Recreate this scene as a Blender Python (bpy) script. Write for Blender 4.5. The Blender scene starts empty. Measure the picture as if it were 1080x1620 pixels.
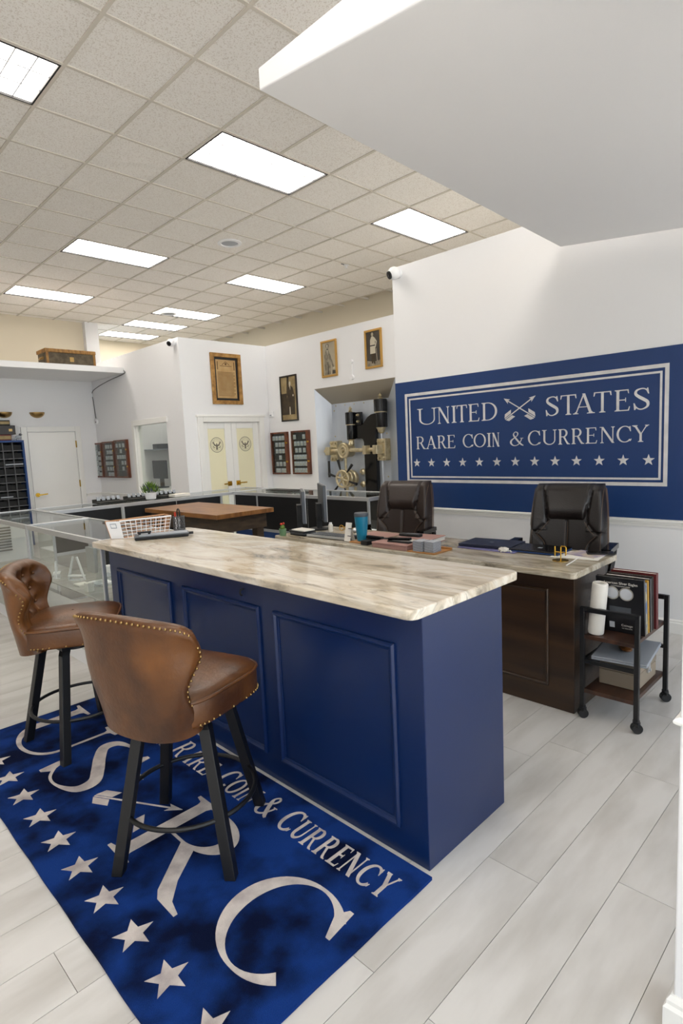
import bpy, bmesh, math, random
from mathutils import Vector, Matrix
random.seed(7)
SC = bpy.context.scene
COL = SC.collection
PI = math.pi
# ---------------------------------------------------------------- camera
EYE = 1.43
RW = ((0.705118, -0.707581, -0.046238), (-0.115524, -0.050295, -0.992031), (0.699616, 0.704840, -0.117207))
cam_d = bpy.data.cameras.new('camera'); cam = bpy.data.objects.new('camera', cam_d); COL.objects.link(cam)
r0, r1, r2 = (Vector(r) for r in RW)
r2.normalize(); r0 = (r0 - r2 * r0.dot(r2)).normalized(); r1 = r2.cross(r0)
m = Matrix.Identity(4)
for k in range(3):
    m[k][0] = r0[k]; m[k][1] = -r1[k]; m[k][2] = -r2[k]
m[2][3] = EYE
cam.matrix_world = m
cam_d.sensor_fit = 'VERTICAL'; cam_d.sensor_height = 36; cam_d.lens = 909.05 / 1620 * 36
cam_d.clip_start = .05
SC.camera = cam
# ---------------------------------------------------------------- world, exposure
wd = bpy.data.worlds.new('daylight'); SC.world = wd; wd.use_nodes = True
bg = wd.node_tree.nodes['Background']
bg.inputs[0].default_value = (.76, .88, 1.0, 1); bg.inputs[1].default_value = 1.6
LAMP = 8.0
sun_d = bpy.data.lights.new('sun', 'SUN'); sun = bpy.data.objects.new('sun', sun_d); COL.objects.link(sun)
sun_d.energy = 12.0; sun_d.angle = .02; sun_d.color = (1, .98, .95); sun.rotation_euler = (math.radians(20), math.radians(0), 0)   # high sun on the unseen ground added outside to bounce light indoors
SC.view_settings.view_transform = 'Standard'; SC.view_settings.look = 'None'
SC.view_settings.exposure = 0.66; SC.view_settings.gamma = 1; SC.view_settings.use_curve_mapping = False

# ---------------------------------------------------------------- materials
def lin(h):
    if not isinstance(h, str): return tuple(h) + (1,)
    o = []
    for i in (0, 2, 4):
        c = int(h[i:i+2], 16) / 255
        o.append(c / 12.92 if c <= .04045 else ((c + .055) / 1.055) ** 2.4)
    return tuple(o) + (1,)
def nmat(name):
    M = bpy.data.materials.new(name); M.use_nodes = True
    nt = M.node_tree
    return M, nt, nt.nodes['Principled BSDF']
def N(nt, t, **kw):
    n = nt.nodes.new(t)
    for k, v in kw.items():
        if k.startswith('i_'): n.inputs[k[2:].replace('_', ' ')].default_value = v
        else: setattr(n, k, v)
    return n
def pm(name, col, rough=.5, metal=0, col2=None, scale=6, stretch=(1, 1, 1), bump=0, bscale=60, detail=4, lo=.35, hi=.65, spec=.5, rnd=0, coat=0):
    M, nt, b = nmat(name)
    b.inputs['Roughness'].default_value = rough; b.inputs['Metallic'].default_value = metal
    b.inputs['Specular IOR Level'].default_value = spec
    b.inputs['Coat Weight'].default_value = coat; b.inputs['Coat Roughness'].default_value = .08
    L = nt.links.new
    tc = N(nt, 'ShaderNodeTexCoord'); mp = N(nt, 'ShaderNodeMapping'); mp.inputs['Scale'].default_value = stretch
    L(tc.outputs['Object'], mp.inputs[0])
    if col2 is not None:
        nz = N(nt, 'ShaderNodeTexNoise', noise_dimensions='4D'); nz.inputs['Scale'].default_value = scale; nz.inputs['Detail'].default_value = detail
        L(mp.outputs[0], nz.inputs['Vector'])
        oi = N(nt, 'ShaderNodeObjectInfo'); ml = N(nt, 'ShaderNodeMath', operation='MULTIPLY'); ml.inputs[1].default_value = 37.0
        L(oi.outputs['Random'], ml.inputs[0]); L(ml.outputs[0], nz.inputs['W'])
        rp = N(nt, 'ShaderNodeValToRGB'); rp.color_ramp.elements[0].position = lo; rp.color_ramp.elements[1].position = hi
        rp.color_ramp.elements[0].color = lin(col); rp.color_ramp.elements[1].color = lin(col2)
        L(nz.outputs['Fac'], rp.inputs[0]); out = rp.outputs[0]
        if rnd:
            mr = N(nt, 'ShaderNodeMapRange'); mr.inputs['To Min'].default_value = 1 - rnd; mr.inputs['To Max'].default_value = 1 + rnd
            L(oi.outputs['Random'], mr.inputs[0])
            vm = N(nt, 'ShaderNodeVectorMath', operation='SCALE'); L(out, vm.inputs[0]); L(mr.outputs[0], vm.inputs['Scale']); out = vm.outputs[0]
        L(out, b.inputs['Base Color'])
    else:
        b.inputs['Base Color'].default_value = lin(col)
    if bump:
        nb = N(nt, 'ShaderNodeTexNoise'); nb.inputs['Scale'].default_value = bscale; nb.inputs['Detail'].default_value = 3
        L(mp.outputs[0], nb.inputs['Vector'])
        bp = N(nt, 'ShaderNodeBump'); bp.inputs['Strength'].default_value = bump; bp.inputs['Distance'].default_value = .01
        L(nb.outputs['Fac'], bp.inputs['Height']); L(bp.outputs[0], b.inputs['Normal'])
    return M
def emit(name, col, s):
    M, nt, b = nmat(name)
    b.inputs['Base Color'].default_value = lin(col); b.inputs['Emission Color'].default_value = lin(col); b.inputs['Emission Strength'].default_value = s
    return M
def thin_glass(name, tint=(.96, .98, .97), base=.04, rough=.0):
    M, nt, b = nmat(name); nt.nodes.remove(b); L = nt.links.new
    t = N(nt, 'ShaderNodeBsdfTransparent'); t.inputs[0].default_value = tint + (1,)
    g = N(nt, 'ShaderNodeBsdfGlossy'); g.inputs['Roughness'].default_value = rough
    ge = N(nt, 'ShaderNodeNewGeometry'); dt = N(nt, 'ShaderNodeVectorMath', operation='DOT_PRODUCT')
    L(ge.outputs['Normal'], dt.inputs[0]); L(ge.outputs['Incoming'], dt.inputs[1])
    ab = N(nt, 'ShaderNodeMath', operation='ABSOLUTE'); L(dt.outputs['Value'], ab.inputs[0])
    om = N(nt, 'ShaderNodeMath', operation='SUBTRACT'); om.inputs[0].default_value = 1; L(ab.outputs[0], om.inputs[1])
    pw = N(nt, 'ShaderNodeMath', operation='POWER'); pw.inputs[1].default_value = 5; L(om.outputs[0], pw.inputs[0])
    ad = N(nt, 'ShaderNodeMath', operation='MULTIPLY_ADD'); ad.inputs[1].default_value = .95; ad.inputs[2].default_value = base
    L(pw.outputs[0], ad.inputs[0]); mx = N(nt, 'ShaderNodeMixShader'); L(ad.outputs[0], mx.inputs[0]); L(t.outputs[0], mx.inputs[1]); L(g.outputs[0], mx.inputs[2])
    L(mx.outputs[0], nt.nodes['Material Output'].inputs[0])
    return M
def granite(name, light, mid, dark):
    M, nt, b = nmat(name); L = nt.links.new
    tc = N(nt, 'ShaderNodeTexCoord'); mp = N(nt, 'ShaderNodeMapping'); mp.inputs['Scale'].default_value = (1.2, .36, 1.0); mp.inputs['Rotation'].default_value = (0, 0, .16)
    L(tc.outputs['Object'], mp.inputs[0])
    w = N(nt, 'ShaderNodeTexNoise'); w.inputs['Scale'].default_value = 2.2; w.inputs['Detail'].default_value = 3; L(mp.outputs[0], w.inputs['Vector'])
    sc = N(nt, 'ShaderNodeVectorMath', operation='SCALE'); sc.inputs['Scale'].default_value = .80; L(w.outputs['Color'], sc.inputs[0])
    ad = N(nt, 'ShaderNodeVectorMath', operation='ADD'); L(mp.outputs[0], ad.inputs[0]); L(sc.outputs[0], ad.inputs[1])
    n1 = N(nt, 'ShaderNodeTexNoise'); n1.inputs['Scale'].default_value = 4.2; n1.inputs['Detail'].default_value = 7; n1.inputs['Roughness'].default_value = .62; L(ad.outputs[0], n1.inputs['Vector'])
    r1_ = N(nt, 'ShaderNodeValToRGB'); cr = r1_.color_ramp; cr.elements[0].position = .30; cr.elements[0].color = lin(dark); cr.elements[1].position = .68; cr.elements[1].color = lin(light)
    e = cr.elements.new(.42); e.color = lin(mid); e = cr.elements.new(.52); e.color = lin(light); e = cr.elements.new(.60); e.color = lin(mid)
    L(n1.outputs['Fac'], r1_.inputs[0])
    n2 = N(nt, 'ShaderNodeTexNoise'); n2.inputs['Scale'].default_value = 14; n2.inputs['Detail'].default_value = 6; n2.inputs['Roughness'].default_value = .75; L(ad.outputs[0], n2.inputs['Vector'])
    r2_ = N(nt, 'ShaderNodeValToRGB'); cr = r2_.color_ramp; cr.elements[0].position = .58; cr.elements[0].color = (0, 0, 0, 1); cr.elements[1].position = .72; cr.elements[1].color = (1, 1, 1, 1)
    L(n2.outputs['Fac'], r2_.inputs[0])
    mx = N(nt, 'ShaderNodeMixRGB'); mx.inputs[2].default_value = lin(dark); L(r2_.outputs[0], mx.inputs[0]); L(r1_.outputs[0], mx.inputs[1])
    mp3 = N(nt, 'ShaderNodeMapping'); mp3.inputs['Scale'].default_value = (1.7, .42, 1.0); mp3.inputs['Rotation'].default_value = (0, 0, .10); L(ad.outputs[0], mp3.inputs[0])
    n3 = N(nt, 'ShaderNodeTexNoise'); n3.inputs['Scale'].default_value = 3.4; n3.inputs['Detail'].default_value = 9; n3.inputs['Roughness'].default_value = .6; L(mp3.outputs[0], n3.inputs['Vector'])
    r3_ = N(nt, 'ShaderNodeValToRGB'); cr = r3_.color_ramp; cr.elements[0].position = .455; cr.elements[0].color = (0, 0, 0, 1); cr.elements[1].position = .52; cr.elements[1].color = (0, 0, 0, 1)
    e = cr.elements.new(.487); e.color = (.42, .42, .42, 1); L(n3.outputs['Fac'], r3_.inputs[0])
    mx3 = N(nt, 'ShaderNodeMixRGB'); mx3.inputs[2].default_value = lin(dark); L(r3_.outputs[0], mx3.inputs[0]); L(mx.outputs[0], mx3.inputs[1])
    L(mx3.outputs[0], b.inputs['Base Color']); b.inputs['Roughness'].default_value = .10
    return M
MT = {}
MT['wall'] = pm('wall_white', 'EBEBEC', .55, bump=.04, bscale=180)
MT['trimw'] = pm('trim_white', 'EFEEEA', .35)
MT['beige'] = pm('bulkhead_beige', 'DDD2BC', .7)
MT['tile'] = pm('ceiling_tile', 'E4DDD4', .9, col2='F8F4EE', scale=110, lo=.40, hi=.47, bump=.5, bscale=320, rnd=.02)
MT['tbar'] = pm('ceiling_grid', 'D3CCC0', .6)
MT['plank'] = pm('plank_oak', 'B8B4AE', .36, col2='D1CECA', scale=2.2, stretch=(1, 4, 1), lo=.3, hi=.6, bump=.02, bscale=30, detail=9, rnd=.025)
MT['joint'] = pm('plank_joint', '8F877C', .8)
MT['navy'] = pm('navy_paint', '07224F', .32, bump=.05, bscale=260)
MT['signblue'] = pm('sign_blue', '10356A', .45, bump=.05, bscale=200)
MT['silver'] = pm('silver_leaf', 'CFCDCD', .4, metal=.1, col2='E0DEDC', scale=12)
MT['granite'] = granite('granite_cream', 'E3DBCD', 'CCBEA8', '7E7567')
MT['granite2'] = granite('granite_cream_desk', 'CFC6B4', 'ADA08A', '6C6456')
MT['dwood'] = pm('dark_stained_wood', '1F150D', .35, col2='4A3422', scale=9, stretch=(1, .12, 1.4), lo=.3, hi=.75, detail=8, bump=.08, bscale=40)
MT['leather'] = pm('cognac_leather', '3B200D', .34, col2='774A22', scale=6, lo=.3, hi=.72, detail=7, bump=.14, bscale=70)
MT['brass'] = pm('antique_brass', 'A98B5A', .3, metal=1)
MT['gold'] = pm('polished_gold', 'C9A13E', .25, metal=1)
MT['blackmet'] = pm('black_metal', '0E0E10', .42)
MT['blkleather'] = pm('dark_brown_leather', '1A1413', .36, bump=.12, bscale=120)
MT['stitch'] = pm('tan_thread', '6B5646', .6)
MT['rug'] = pm('rug_blue', '05102F', .95, col2='15377C', scale=6, lo=.38, hi=.60, bump=.6, bscale=330, detail=6, spec=.1)
MT['rugw'] = pm('rug_ivory', 'A89E9C', .95, col2='CFC6C0', scale=16, lo=.3, hi=.6, bump=.4, bscale=330, spec=.1)
MT['glass'] = thin_glass('showcase_glass', (.94, .965, .955), .03)
MT['glass2'] = thin_glass('window_glass', (.92, .95, .94), .02)
MT['frost'] = pm('frosted_glass', 'EFE9C8', .35)
MT['alu'] = pm('brushed_aluminium', 'C9CBCD', .35, metal=.7)
MT['alud'] = pm('dull_aluminium', '9A9DA0', .4, metal=.7)
MT['steel'] = pm('vault_steel', 'B4BCC9', .36, metal=.5, col2='CDD3DB', scale=3, stretch=(1, 1, .3))
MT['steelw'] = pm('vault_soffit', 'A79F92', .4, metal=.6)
MT['black'] = pm('black_panel', '08090C', .45)
MT['gunblk'] = pm('gloss_black', '08080A', .18)
MT['vbrass'] = pm('aged_nickel', 'B7A988', .33, metal=.75, col2='D2C6A8', scale=20)
MT['table'] = pm('honey_wood', '6E431C', .38, col2='9A6A38', scale=7, stretch=(4, .6, 1), lo=.3, hi=.7)
MT['oldwood'] = pm('weathered_wood', '2A2017', .7, col2='53422F', scale=9, stretch=(1, .5, 4), lo=.3, hi=.7)
MT['fwood'] = pm('walnut_frame', '4A2310', .4, col2='733A1B', scale=14, stretch=(1, 1, .3))
MT['gframe'] = pm('gilt_frame', 'B98E45', .4, metal=.3)
MT['oframe'] = pm('antique_gilt', '8A6330', .45, metal=.2, col2='B68A4C', scale=18)
MT['bframe'] = pm('dark_frame', '1E140D', .35)
MT['felt'] = pm('charcoal_felt', '2B2B28', .95)
MT['white'] = pm('white_plastic', 'EDEDEE', .4)
MT['slab'] = pm('slab_plastic', 'C9CCD2', .25)
MT['coin'] = pm('coin_silver', 'B9B4AA', .3, metal=.6)
MT['parch'] = pm('parchment', 'B7925F', .8, col2='C7A776', scale=8)
MT['ink'] = pm('faded_ink', '6B4F30', .9)
MT['black2'] = pm('matte_black', '141416', .6)
MT['dgrey'] = pm('grey_plastic', '50545A', .5)
MT['lgrey'] = pm('pale_grey_plastic', '9AA0A8', .45)
MT['teal'] = pm('teal_enamel', '1E7D9C', .3)
MT['navylap'] = pm('navy_laptop', '23283C', .3, metal=.2)
MT['paper'] = pm('paper_white', 'E9E5DC', .8)
MT['pink'] = pm('pink_box', 'A67F76', .7)
MT['orange'] = pm('orange_wood', 'B07A42', .5)
MT['green'] = pm('leaf_green', '3E6420', .6, col2='7C9A3C', scale=30)
MT['lav'] = pm('lavender_bloom', '575A70', .8)
MT['red'] = pm('red_flower', 'C23A22', .6)
MT['maroon'] = pm('maroon_cloth', '5A1518', .5)
MT['cover'] = pm('book_black', '17171A', .3)
MT['yellow'] = pm('book_yellow', 'B98B2B', .5)
MT['cblue'] = pm('book_blue', '2D5588', .4, col2='A9A07A', scale=22, lo=.45, hi=.55)
MT['taupe'] = pm('taupe_metal', '8E8170', .5)
MT['shelfw'] = pm('cart_wood', '2B1A12', .4, col2='4A2F21', scale=8, stretch=(.5, 4, 1))
MT['rollw'] = pm('roll_plastic', 'DAD6CE', .55)
MT['trunk'] = pm('trunk_canvas', '4B4132', .75, col2='6B5F4B', scale=14)
MT['trunkw'] = pm('trunk_wood', '7A5426', .6, col2='A77B3D', scale=10, stretch=(3, 1, 1))
MT['cblu'] = pm('cabinet_blue', '123A74', .5)
MT['pgrey'] = pm('pigeonhole_grey', '57585A', .5)
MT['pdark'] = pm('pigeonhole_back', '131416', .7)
MT['sepl'] = pm('sepia_light', 'A8946A', .7, col2='7E6C48', scale=6)
MT['sepd'] = pm('sepia_dark', '2E2415', .7, col2='43361F', scale=9)
MT['greyl'] = pm('photo_pale', 'B3A890', .7, col2='A59A84', scale=6)
MT['greyd'] = pm('photo_dark', '3F3A33', .7, col2='4C463E', scale=9)
MT['greym'] = pm('photo_mid', '9A917E', .7, col2='6E6656', scale=20)
MT['cream'] = pm('photo_cream', 'C4BBA6', .7)
MT['deck'] = pm('deck_laminate', 'B8B4AD', .2, col2='9B9791', scale=4, stretch=(1, 6, 1))
MT['wicker'] = pm('basket_wood', 'B98B64', .6)
MT['louvre'] = pm('louvre_grey', '4A4946', .6)
MT['brleather'] = pm('brown_leather', '2C201B', .36, bump=.12, bscale=120)
MT['lamp'] = emit('lamp_diffuser', 'FFF8EF', LAMP)
MT['clear'] = thin_glass('clear_acrylic', (.9, .93, .95), .08)

# ---------------------------------------------------------------- mesh builder
class B:
    def __init__(s): s.v = []; s.f = []
    def add(s, vs, fs):
        o = len(s.v); s.v += [tuple(v) for v in vs]; s.f += [tuple(i + o for i in f) for f in fs]; return s
    def box(s, x0, x1, y0, y1, z0, z1):
        return s.add([(x0,y0,z0),(x1,y0,z0),(x1,y1,z0),(x0,y1,z0),(x0,y0,z1),(x1,y0,z1),(x1,y1,z1),(x0,y1,z1)],
                     [(3,2,1,0),(4,5,6,7),(0,1,5,4),(1,2,6,5),(2,3,7,6),(3,0,4,7)])
    def obox(s, c, sz, R=None):
        R = R or Matrix.Identity(3); c = Vector(c); vs = []
        for z in (-.5, .5):
            for x, y in ((-.5,-.5),(.5,-.5),(.5,.5),(-.5,.5)): vs.append(c + R @ Vector((x*sz[0], y*sz[1], z*sz[2])))
        return s.add(vs, [(3,2,1,0),(4,5,6,7),(0,1,5,4),(1,2,6,5),(2,3,7,6),(3,0,4,7)])
    def cyl(s, p0, p1, r, r1=None, n=16):
        p0 = Vector(p0); p1 = Vector(p1); r1 = r if r1 is None else r1
        d = (p1 - p0).normalized(); a = d.orthogonal().normalized(); b = d.cross(a)
        vs = [p0 + (a*math.cos(2*PI*k/n) + b*math.sin(2*PI*k/n))*r for k in range(n)] + [p1 + (a*math.cos(2*PI*k/n) + b*math.sin(2*PI*k/n))*r1 for k in range(n)]
        return s.add(vs, [(k, (k+1) % n, n+(k+1) % n, n+k) for k in range(n)] + [tuple(range(n))[::-1], tuple(range(n, 2*n))])
    def tube(s, pts, r, n=8, closed=False):
        pts = [Vector(p) for p in pts]; K = len(pts); o = len(s.v); ref = None
        for i, p in enumerate(pts):
            q0 = pts[(i-1) % K] if (closed or i) else p; q1 = pts[(i+1) % K] if (closed or i < K-1) else p
            d = (q1 - q0).normalized()
            a = (ref - d*ref.dot(d)) if ref else d.orthogonal()
            a.normalize(); ref = a; b = d.cross(a)
            s.v += [tuple(p + (a*math.cos(2*PI*k/n) + b*math.sin(2*PI*k/n))*r) for k in range(n)]
        for i in range(K if closed else K-1):
            j = (i+1) % K
            s.f += [(o+i*n+k, o+i*n+(k+1) % n, o+j*n+(k+1) % n, o+j*n+k) for k in range(n)]
        if not closed: s.f += [tuple(o+k for k in range(n))[::-1], tuple(o+(K-1)*n+k for k in range(n))]
        return s
    def lathe(s, prof, c=(0,0,0), n=24, ax=None, caps=True):
        c = Vector(c); o = len(s.v)
        R = ax if ax else Matrix.Identity(3)
        for r, z in prof:
            s.v += [tuple(c + R @ Vector((r*math.cos(2*PI*k/n), r*math.sin(2*PI*k/n), z))) for k in range(n)]
        for i in range(len(prof)-1):
            s.f += [(o+i*n+k, o+i*n+(k+1) % n, o+(i+1)*n+(k+1) % n, o+(i+1)*n+k) for k in range(n)]
        if caps: s.f += [tuple(o+k for k in range(n))[::-1], tuple(o+(len(prof)-1)*n+k for k in range(n))]
        return s
    def sphere(s, c, r, n=10, m=6, sc=(1,1,1)):
        pr = [(max(1e-4, math.sin(PI*i/m)), -math.cos(PI*i/m)) for i in range(m+1)]
        o = len(s.v)
        for a, z in pr: s.v += [(c[0]+r*sc[0]*a*math.cos(2*PI*k/n), c[1]+r*sc[1]*a*math.sin(2*PI*k/n), c[2]+r*sc[2]*z) for k in range(n)]
        for i in range(m): s.f += [(o+i*n+k, o+i*n+(k+1) % n, o+(i+1)*n+(k+1) % n, o+(i+1)*n+k) for k in range(n)]
        return s
    def prism(s, poly, mp, w0, w1):
        n = len(poly)
        return s.add([mp(u, v, w0) for u, v in poly] + [mp(u, v, w1) for u, v in poly],
                     [tuple(range(n))[::-1], tuple(range(n, 2*n))] + [(k, (k+1) % n, n+(k+1) % n, n+k) for k in range(n)])
    def grid(s, fn, nu, nv, cu=False, cv=False):
        o = len(s.v); U = nu if cu else nu+1; V = nv if cv else nv+1
        for i in range(U):
            for j in range(V): s.v.append(tuple(fn(i/nu, j/nv)))
        for i in range(nu):
            for j in range(nv):
                a, b2 = i % U, (i+1) % U; c, d = j % V, (j+1) % V
                s.f.append((o+a*V+c, o+b2*V+c, o+b2*V+d, o+a*V+d))
        return s
ORG = {}
def part(name, b, mat, parent=None, smooth=False, bevel=0, local=False, sub=0, fixn=True):
    me = bpy.data.meshes.new(name)
    o = Vector((0,0,0)) if local or parent is None else ORG.get(parent.name, Vector((0,0,0)))
    me.from_pydata([(v[0]-o[0], v[1]-o[1], v[2]-o[2]) for v in b.v], [], b.f)
    if fixn:
        bm = bmesh.new(); bm.from_mesh(me); bmesh.ops.recalc_face_normals(bm, faces=bm.faces); bm.to_mesh(me); bm.free()
    me.materials.append(MT[mat] if isinstance(mat, str) else mat)
    if smooth:
        me.polygons.foreach_set('use_smooth', [True]*len(me.polygons))
        if smooth != 2: me.set_sharp_from_angle(angle=math.radians(38))
    ob = bpy.data.objects.new(name, me); COL.objects.link(ob)
    if parent: ob.parent = parent; ORG[ob.name] = o
    if bevel:
        md = ob.modifiers.new('bevel', 'BEVEL'); md.width = bevel; md.segments = 2; md.limit_method = 'ANGLE'; md.angle_limit = math.radians(40)
    if sub:
        md = ob.modifiers.new('subdivision', 'SUBSURF'); md.levels = sub; md.render_levels = sub
    return ob
def tag(o, label=None, cat=None, group=None, kind=None):
    if label: o['label'] = label
    if cat: o['category'] = cat
    if group: o['group'] = group
    if kind: o['kind'] = kind
    return o
def thing(name, label, cat, loc=(0,0,0), rz=0, group=None, kind=None):
    o = bpy.data.objects.new(name, None); COL.objects.link(o); o.empty_display_size = .05
    o.location = loc; o.rotation_euler = (0,0,rz); ORG[o.name] = Vector(loc)
    return tag(o, label, cat, group, kind)
def solo(name, b, mat, label, cat, loc, group=None, **kw):      # a one-mesh thing, origin at loc (b in world coordinates)
    b.v = [(v[0]-loc[0], v[1]-loc[1], v[2]-loc[2]) for v in b.v]
    o = part(name, b, mat, None, **kw); o.location = loc; ORG[o.name] = Vector(loc)
    return tag(o, label, cat, group)
def struct(name, b, mat, label, **kw):
    o = part(name, b, mat, None, **kw); o['kind'] = 'structure'; o['label'] = label; return o
def share(src, name, parent, loc, rot=None):
    o = src.copy(); o.name = name; COL.objects.link(o); o.parent = parent
    o.location = loc
    if rot: o.rotation_euler = rot
    return o
def seen(p, mg=60):
    d = Vector((p[0], p[1], p[2]-EYE)); z = r2.dot(d)
    if z < .05: return False
    x = 540 + 909.05*r0.dot(d)/z; y = 810 + 909.05*r1.dot(d)/z
    return -mg < x < 1080+mg and -mg < y < 1620+mg
def rot(z): return Matrix.Rotation(z, 3, 'Z')
def cr(pts, n=8):                                               # Catmull-Rom through tuples
    out = []; P = [pts[0]] + list(pts) + [pts[-1]]
    for i in range(1, len(P)-2):
        for k in range(n):
            t = k/n
            out.append(tuple(.5*((2*b) + (c-a)*t + (2*a-5*b+4*c-d)*t*t + (3*b-a-3*c+d)*t**3) for a, b, c, d in zip(P[i-1], P[i], P[i+1], P[i+2])))
    out.append(tuple(pts[-1])); return out

# ---------------------------------------------------------------- roman lettering
def ribbon(pts):                                                # (x, y, width)
    L = []; R = []
    for i, (x, y, w) in enumerate(pts):
        a = pts[max(0, i-1)]; b = pts[min(len(pts)-1, i+1)]
        dx, dy = b[0]-a[0], b[1]-a[1]; q = math.hypot(dx, dy) or 1
        nx, ny = -dy/q*w/2, dx/q*w/2
        L.append((x+nx, y+ny)); R.append((x-nx, y-ny))
    return [[L[i], L[i+1], R[i+1], R[i]] for i in range(len(pts)-1)]
def glyph(ch, T=.14, t=.055):
    def ser(x, y, w, up, W=None):                               # bracketed serif on a stem end
        W = W or w + .15; h = .035; s = 1 if up else -1
        return [[(x-W/2, y), (x+W/2, y), (x+W/2, y+s*h), (x+w/2+.015, y+s*(h+.02)), (x+w/2, y+s*.1), (x-w/2, y+s*.1), (x-w/2-.015, y+s*(h+.02)), (x-W/2, y+s*h)]]
    def stem(x, w, y0=0, y1=1, b=1, tp=1):
        o = [[(x-w/2, y0), (x+w/2, y0), (x+w/2, y1), (x-w/2, y1)]]
        if b: o += ser(x, y0, w, True)
        if tp: o += ser(x, y1, w, False)
        return o
    def bar(x0, x1, y, w=None): w = w or t; return [[(x0, y-w/2), (x1, y-w/2), (x1, y+w/2), (x0, y+w/2)]]
    def dia(x0, y0, x1, y1, w): return [[(x0-w/2, y0), (x0+w/2, y0), (x1+w/2, y1), (x1-w/2, y1)]]
    def arc(cx, cy, rx, ry, a0, a1, n=28, tilt=0):
        p = []
        for k in range(n+1):
            a = math.radians(a0+(a1-a0)*k/n); c = abs(math.cos(a-tilt))
            p.append((cx+rx*math.cos(a), cy+ry*math.sin(a), t+(T-t)*c**1.6))
        return ribbon(p)
    if ch == 'I': return stem(.15, T)
    if ch == 'T': return stem(.36, T, tp=0) + bar(0, .72, 1-t/2) + [[(0, 1), (.05, 1), (.05, .93), (.015, .80), (-.02, .80)], [(.72, 1), (.67, 1), (.67, .93), (.705, .80), (.74, .80)]]
    if ch == 'E': return stem(.13, T) + bar(.13, .56, 1-t/2) + bar(.13, .58, t/2) + bar(.13, .45, .52) + [[(.56, 1), (.50, 1), (.52, .93), (.545, .81), (.58, .81)], [(.58, 0), (.52, 0), (.55, .07), (.59, .2), (.625, .2)], [(.43, .62), (.43, .42), (.46, .42), (.46, .62)]]
    if ch == 'D': return stem(.13, T) + arc(.30, .5, .40, .5-t/2, -90, 90) + bar(.13, .31, 1-t/2) + bar(.13, .31, t/2)
    if ch == 'R':
        leg = [(.33, .5), (.47, .5), (.62, .22), (.74, .07), (.84, .035), (.84, 0), (.66, 0), (.60, .05)]
        return stem(.13, T) + bar(.13, .34, 1-t/2) + bar(.13, .34, .5) + arc(.34, .75-.0125, .25, .25-.012, -90, 90) + [leg]
    if ch == 'N': return stem(.12, t, tp=0) + stem(.74, t, b=0) + dia(.76, 0, .12, 1, T*1.15) + [[(-.02, 1), (.14, 1), (.12, .96), (-.02, .965)]]
    if ch == 'U':
        p = [(.13, .42, T)] + [(.13+.27*(1-math.cos(a)), .33-.33*math.sin(a)+t*.5*math.sin(a), T+(t-T)*(a/PI)**.7) for a in [PI*k/20 for k in range(21)]] + [(.67, .45, t)]
        return stem(.13, T, y0=.40, b=0) + stem(.67, t, y0=.40, b=0) + ribbon(p)
    if ch == 'A': return dia(.62, 0, .36, 1, T*1.1) + dia(.07, 0, .36, .97, t*1.1) + bar(.17, .55, .34) + ser(.07, 0, t, True, .2) + ser(.62, 0, T, True, .28)
    if ch == 'O': return arc(.45, .5, .40, .5-t/2, 0, 360, 48)
    if ch == 'C':
        return arc(.47, .5, .42, .5-t/2, 42, 318, 44) + [[(.76, .97), (.80, .97), (.83, .66), (.79, .66), (.70, .86), (.72, .90)], [(.80, .07), (.83, .10), (.87, .22), (.84, .22), (.74, .13)]][:1 if t < .04 else 2]
    if ch == 'S':
        c = [(.62, .83, t), (.50, .95, t*1.1), (.34, .975, t*1.1), (.15, .90, T*.75), (.12, .74, T), (.26, .60, T*1.15), (.45, .47, T*1.2), (.60, .34, T*1.1), (.60, .15, T*.8), (.42, .03, t*1.1), (.24, .04, t*1.1), (.08, .2, t)]
        return ribbon(cr(c, 6)) + [[(.58, 1.0), (.62, 1.0), (.66, .72), (.62, .72), (.54, .90)], [(.10, 0), (.06, 0), (.03, .32), (.07, .32), (.16, .1)]]
    if ch == 'Y': return stem(.38, T, y1=.5, tp=0) + dia(.38, .46, .09, 1, T*1.05) + dia(.38, .44, .68, 1, t*1.1) + ser(.09, 1, T, False, .27) + ser(.68, 1, t, False, .2)
    if ch == '&':
        c = [(.90, .02, t*1.2), (.74, .12, T*.9), (.50, .40, T), (.30, .68, T*.9), (.27, .84, t*1.2), (.40, .96, t), (.54, .87, t*1.5), (.50, .70, t*1.2), (.30, .54, t), (.12, .38, T*.9), (.09, .2, T), (.24, .04, t*1.3), (.44, .03, t), (.62, .14, t), (.74, .34, t), (.80, .5, t)]
        return ribbon(cr(c, 6)) + bar(.70, .90, .52, .035)
    return []
def wglyph(ch, ratio, T, t):                                    # stroke weights kept when a letter is stretched to its width
    g = gbox(glyph(ch, T, t)); k = ratio/(g[1]-g[0]); return glyph(ch, min(.3, T/k), min(.09, t/k**.5))
def gbox(P):
    xs = [p[0] for q in P for p in q]; ys = [p[1] for q in P for p in q]
    return min(xs), max(xs), min(ys), max(ys)
def fit(P, u0, u1, v0, v1):
    a, b, c, d = gbox(P)
    return [[(u0+(x-a)/(b-a)*(u1-u0), v0+(y-c)/(d-c)*(v1-v0)) for x, y in q] for q in P]
def star(cx, cy, r, ri=.4, a0=PI/2): return [(cx+(r if k % 2 == 0 else r*ri)*math.cos(a0+k*PI/5), cy+(r if k % 2 == 0 else r*ri)*math.sin(a0+k*PI/5)) for k in range(10)]
def starB(b, cx, cy, r, mp, w0, w1, a0=PI/2, ri=.4):
    s = star(cx, cy, r, ri, a0)
    for k in range(5): b.prism([(cx, cy), s[(2*k-1) % 10], s[2*k], s[2*k+1]], mp, w0, w1)
    return b
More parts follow.
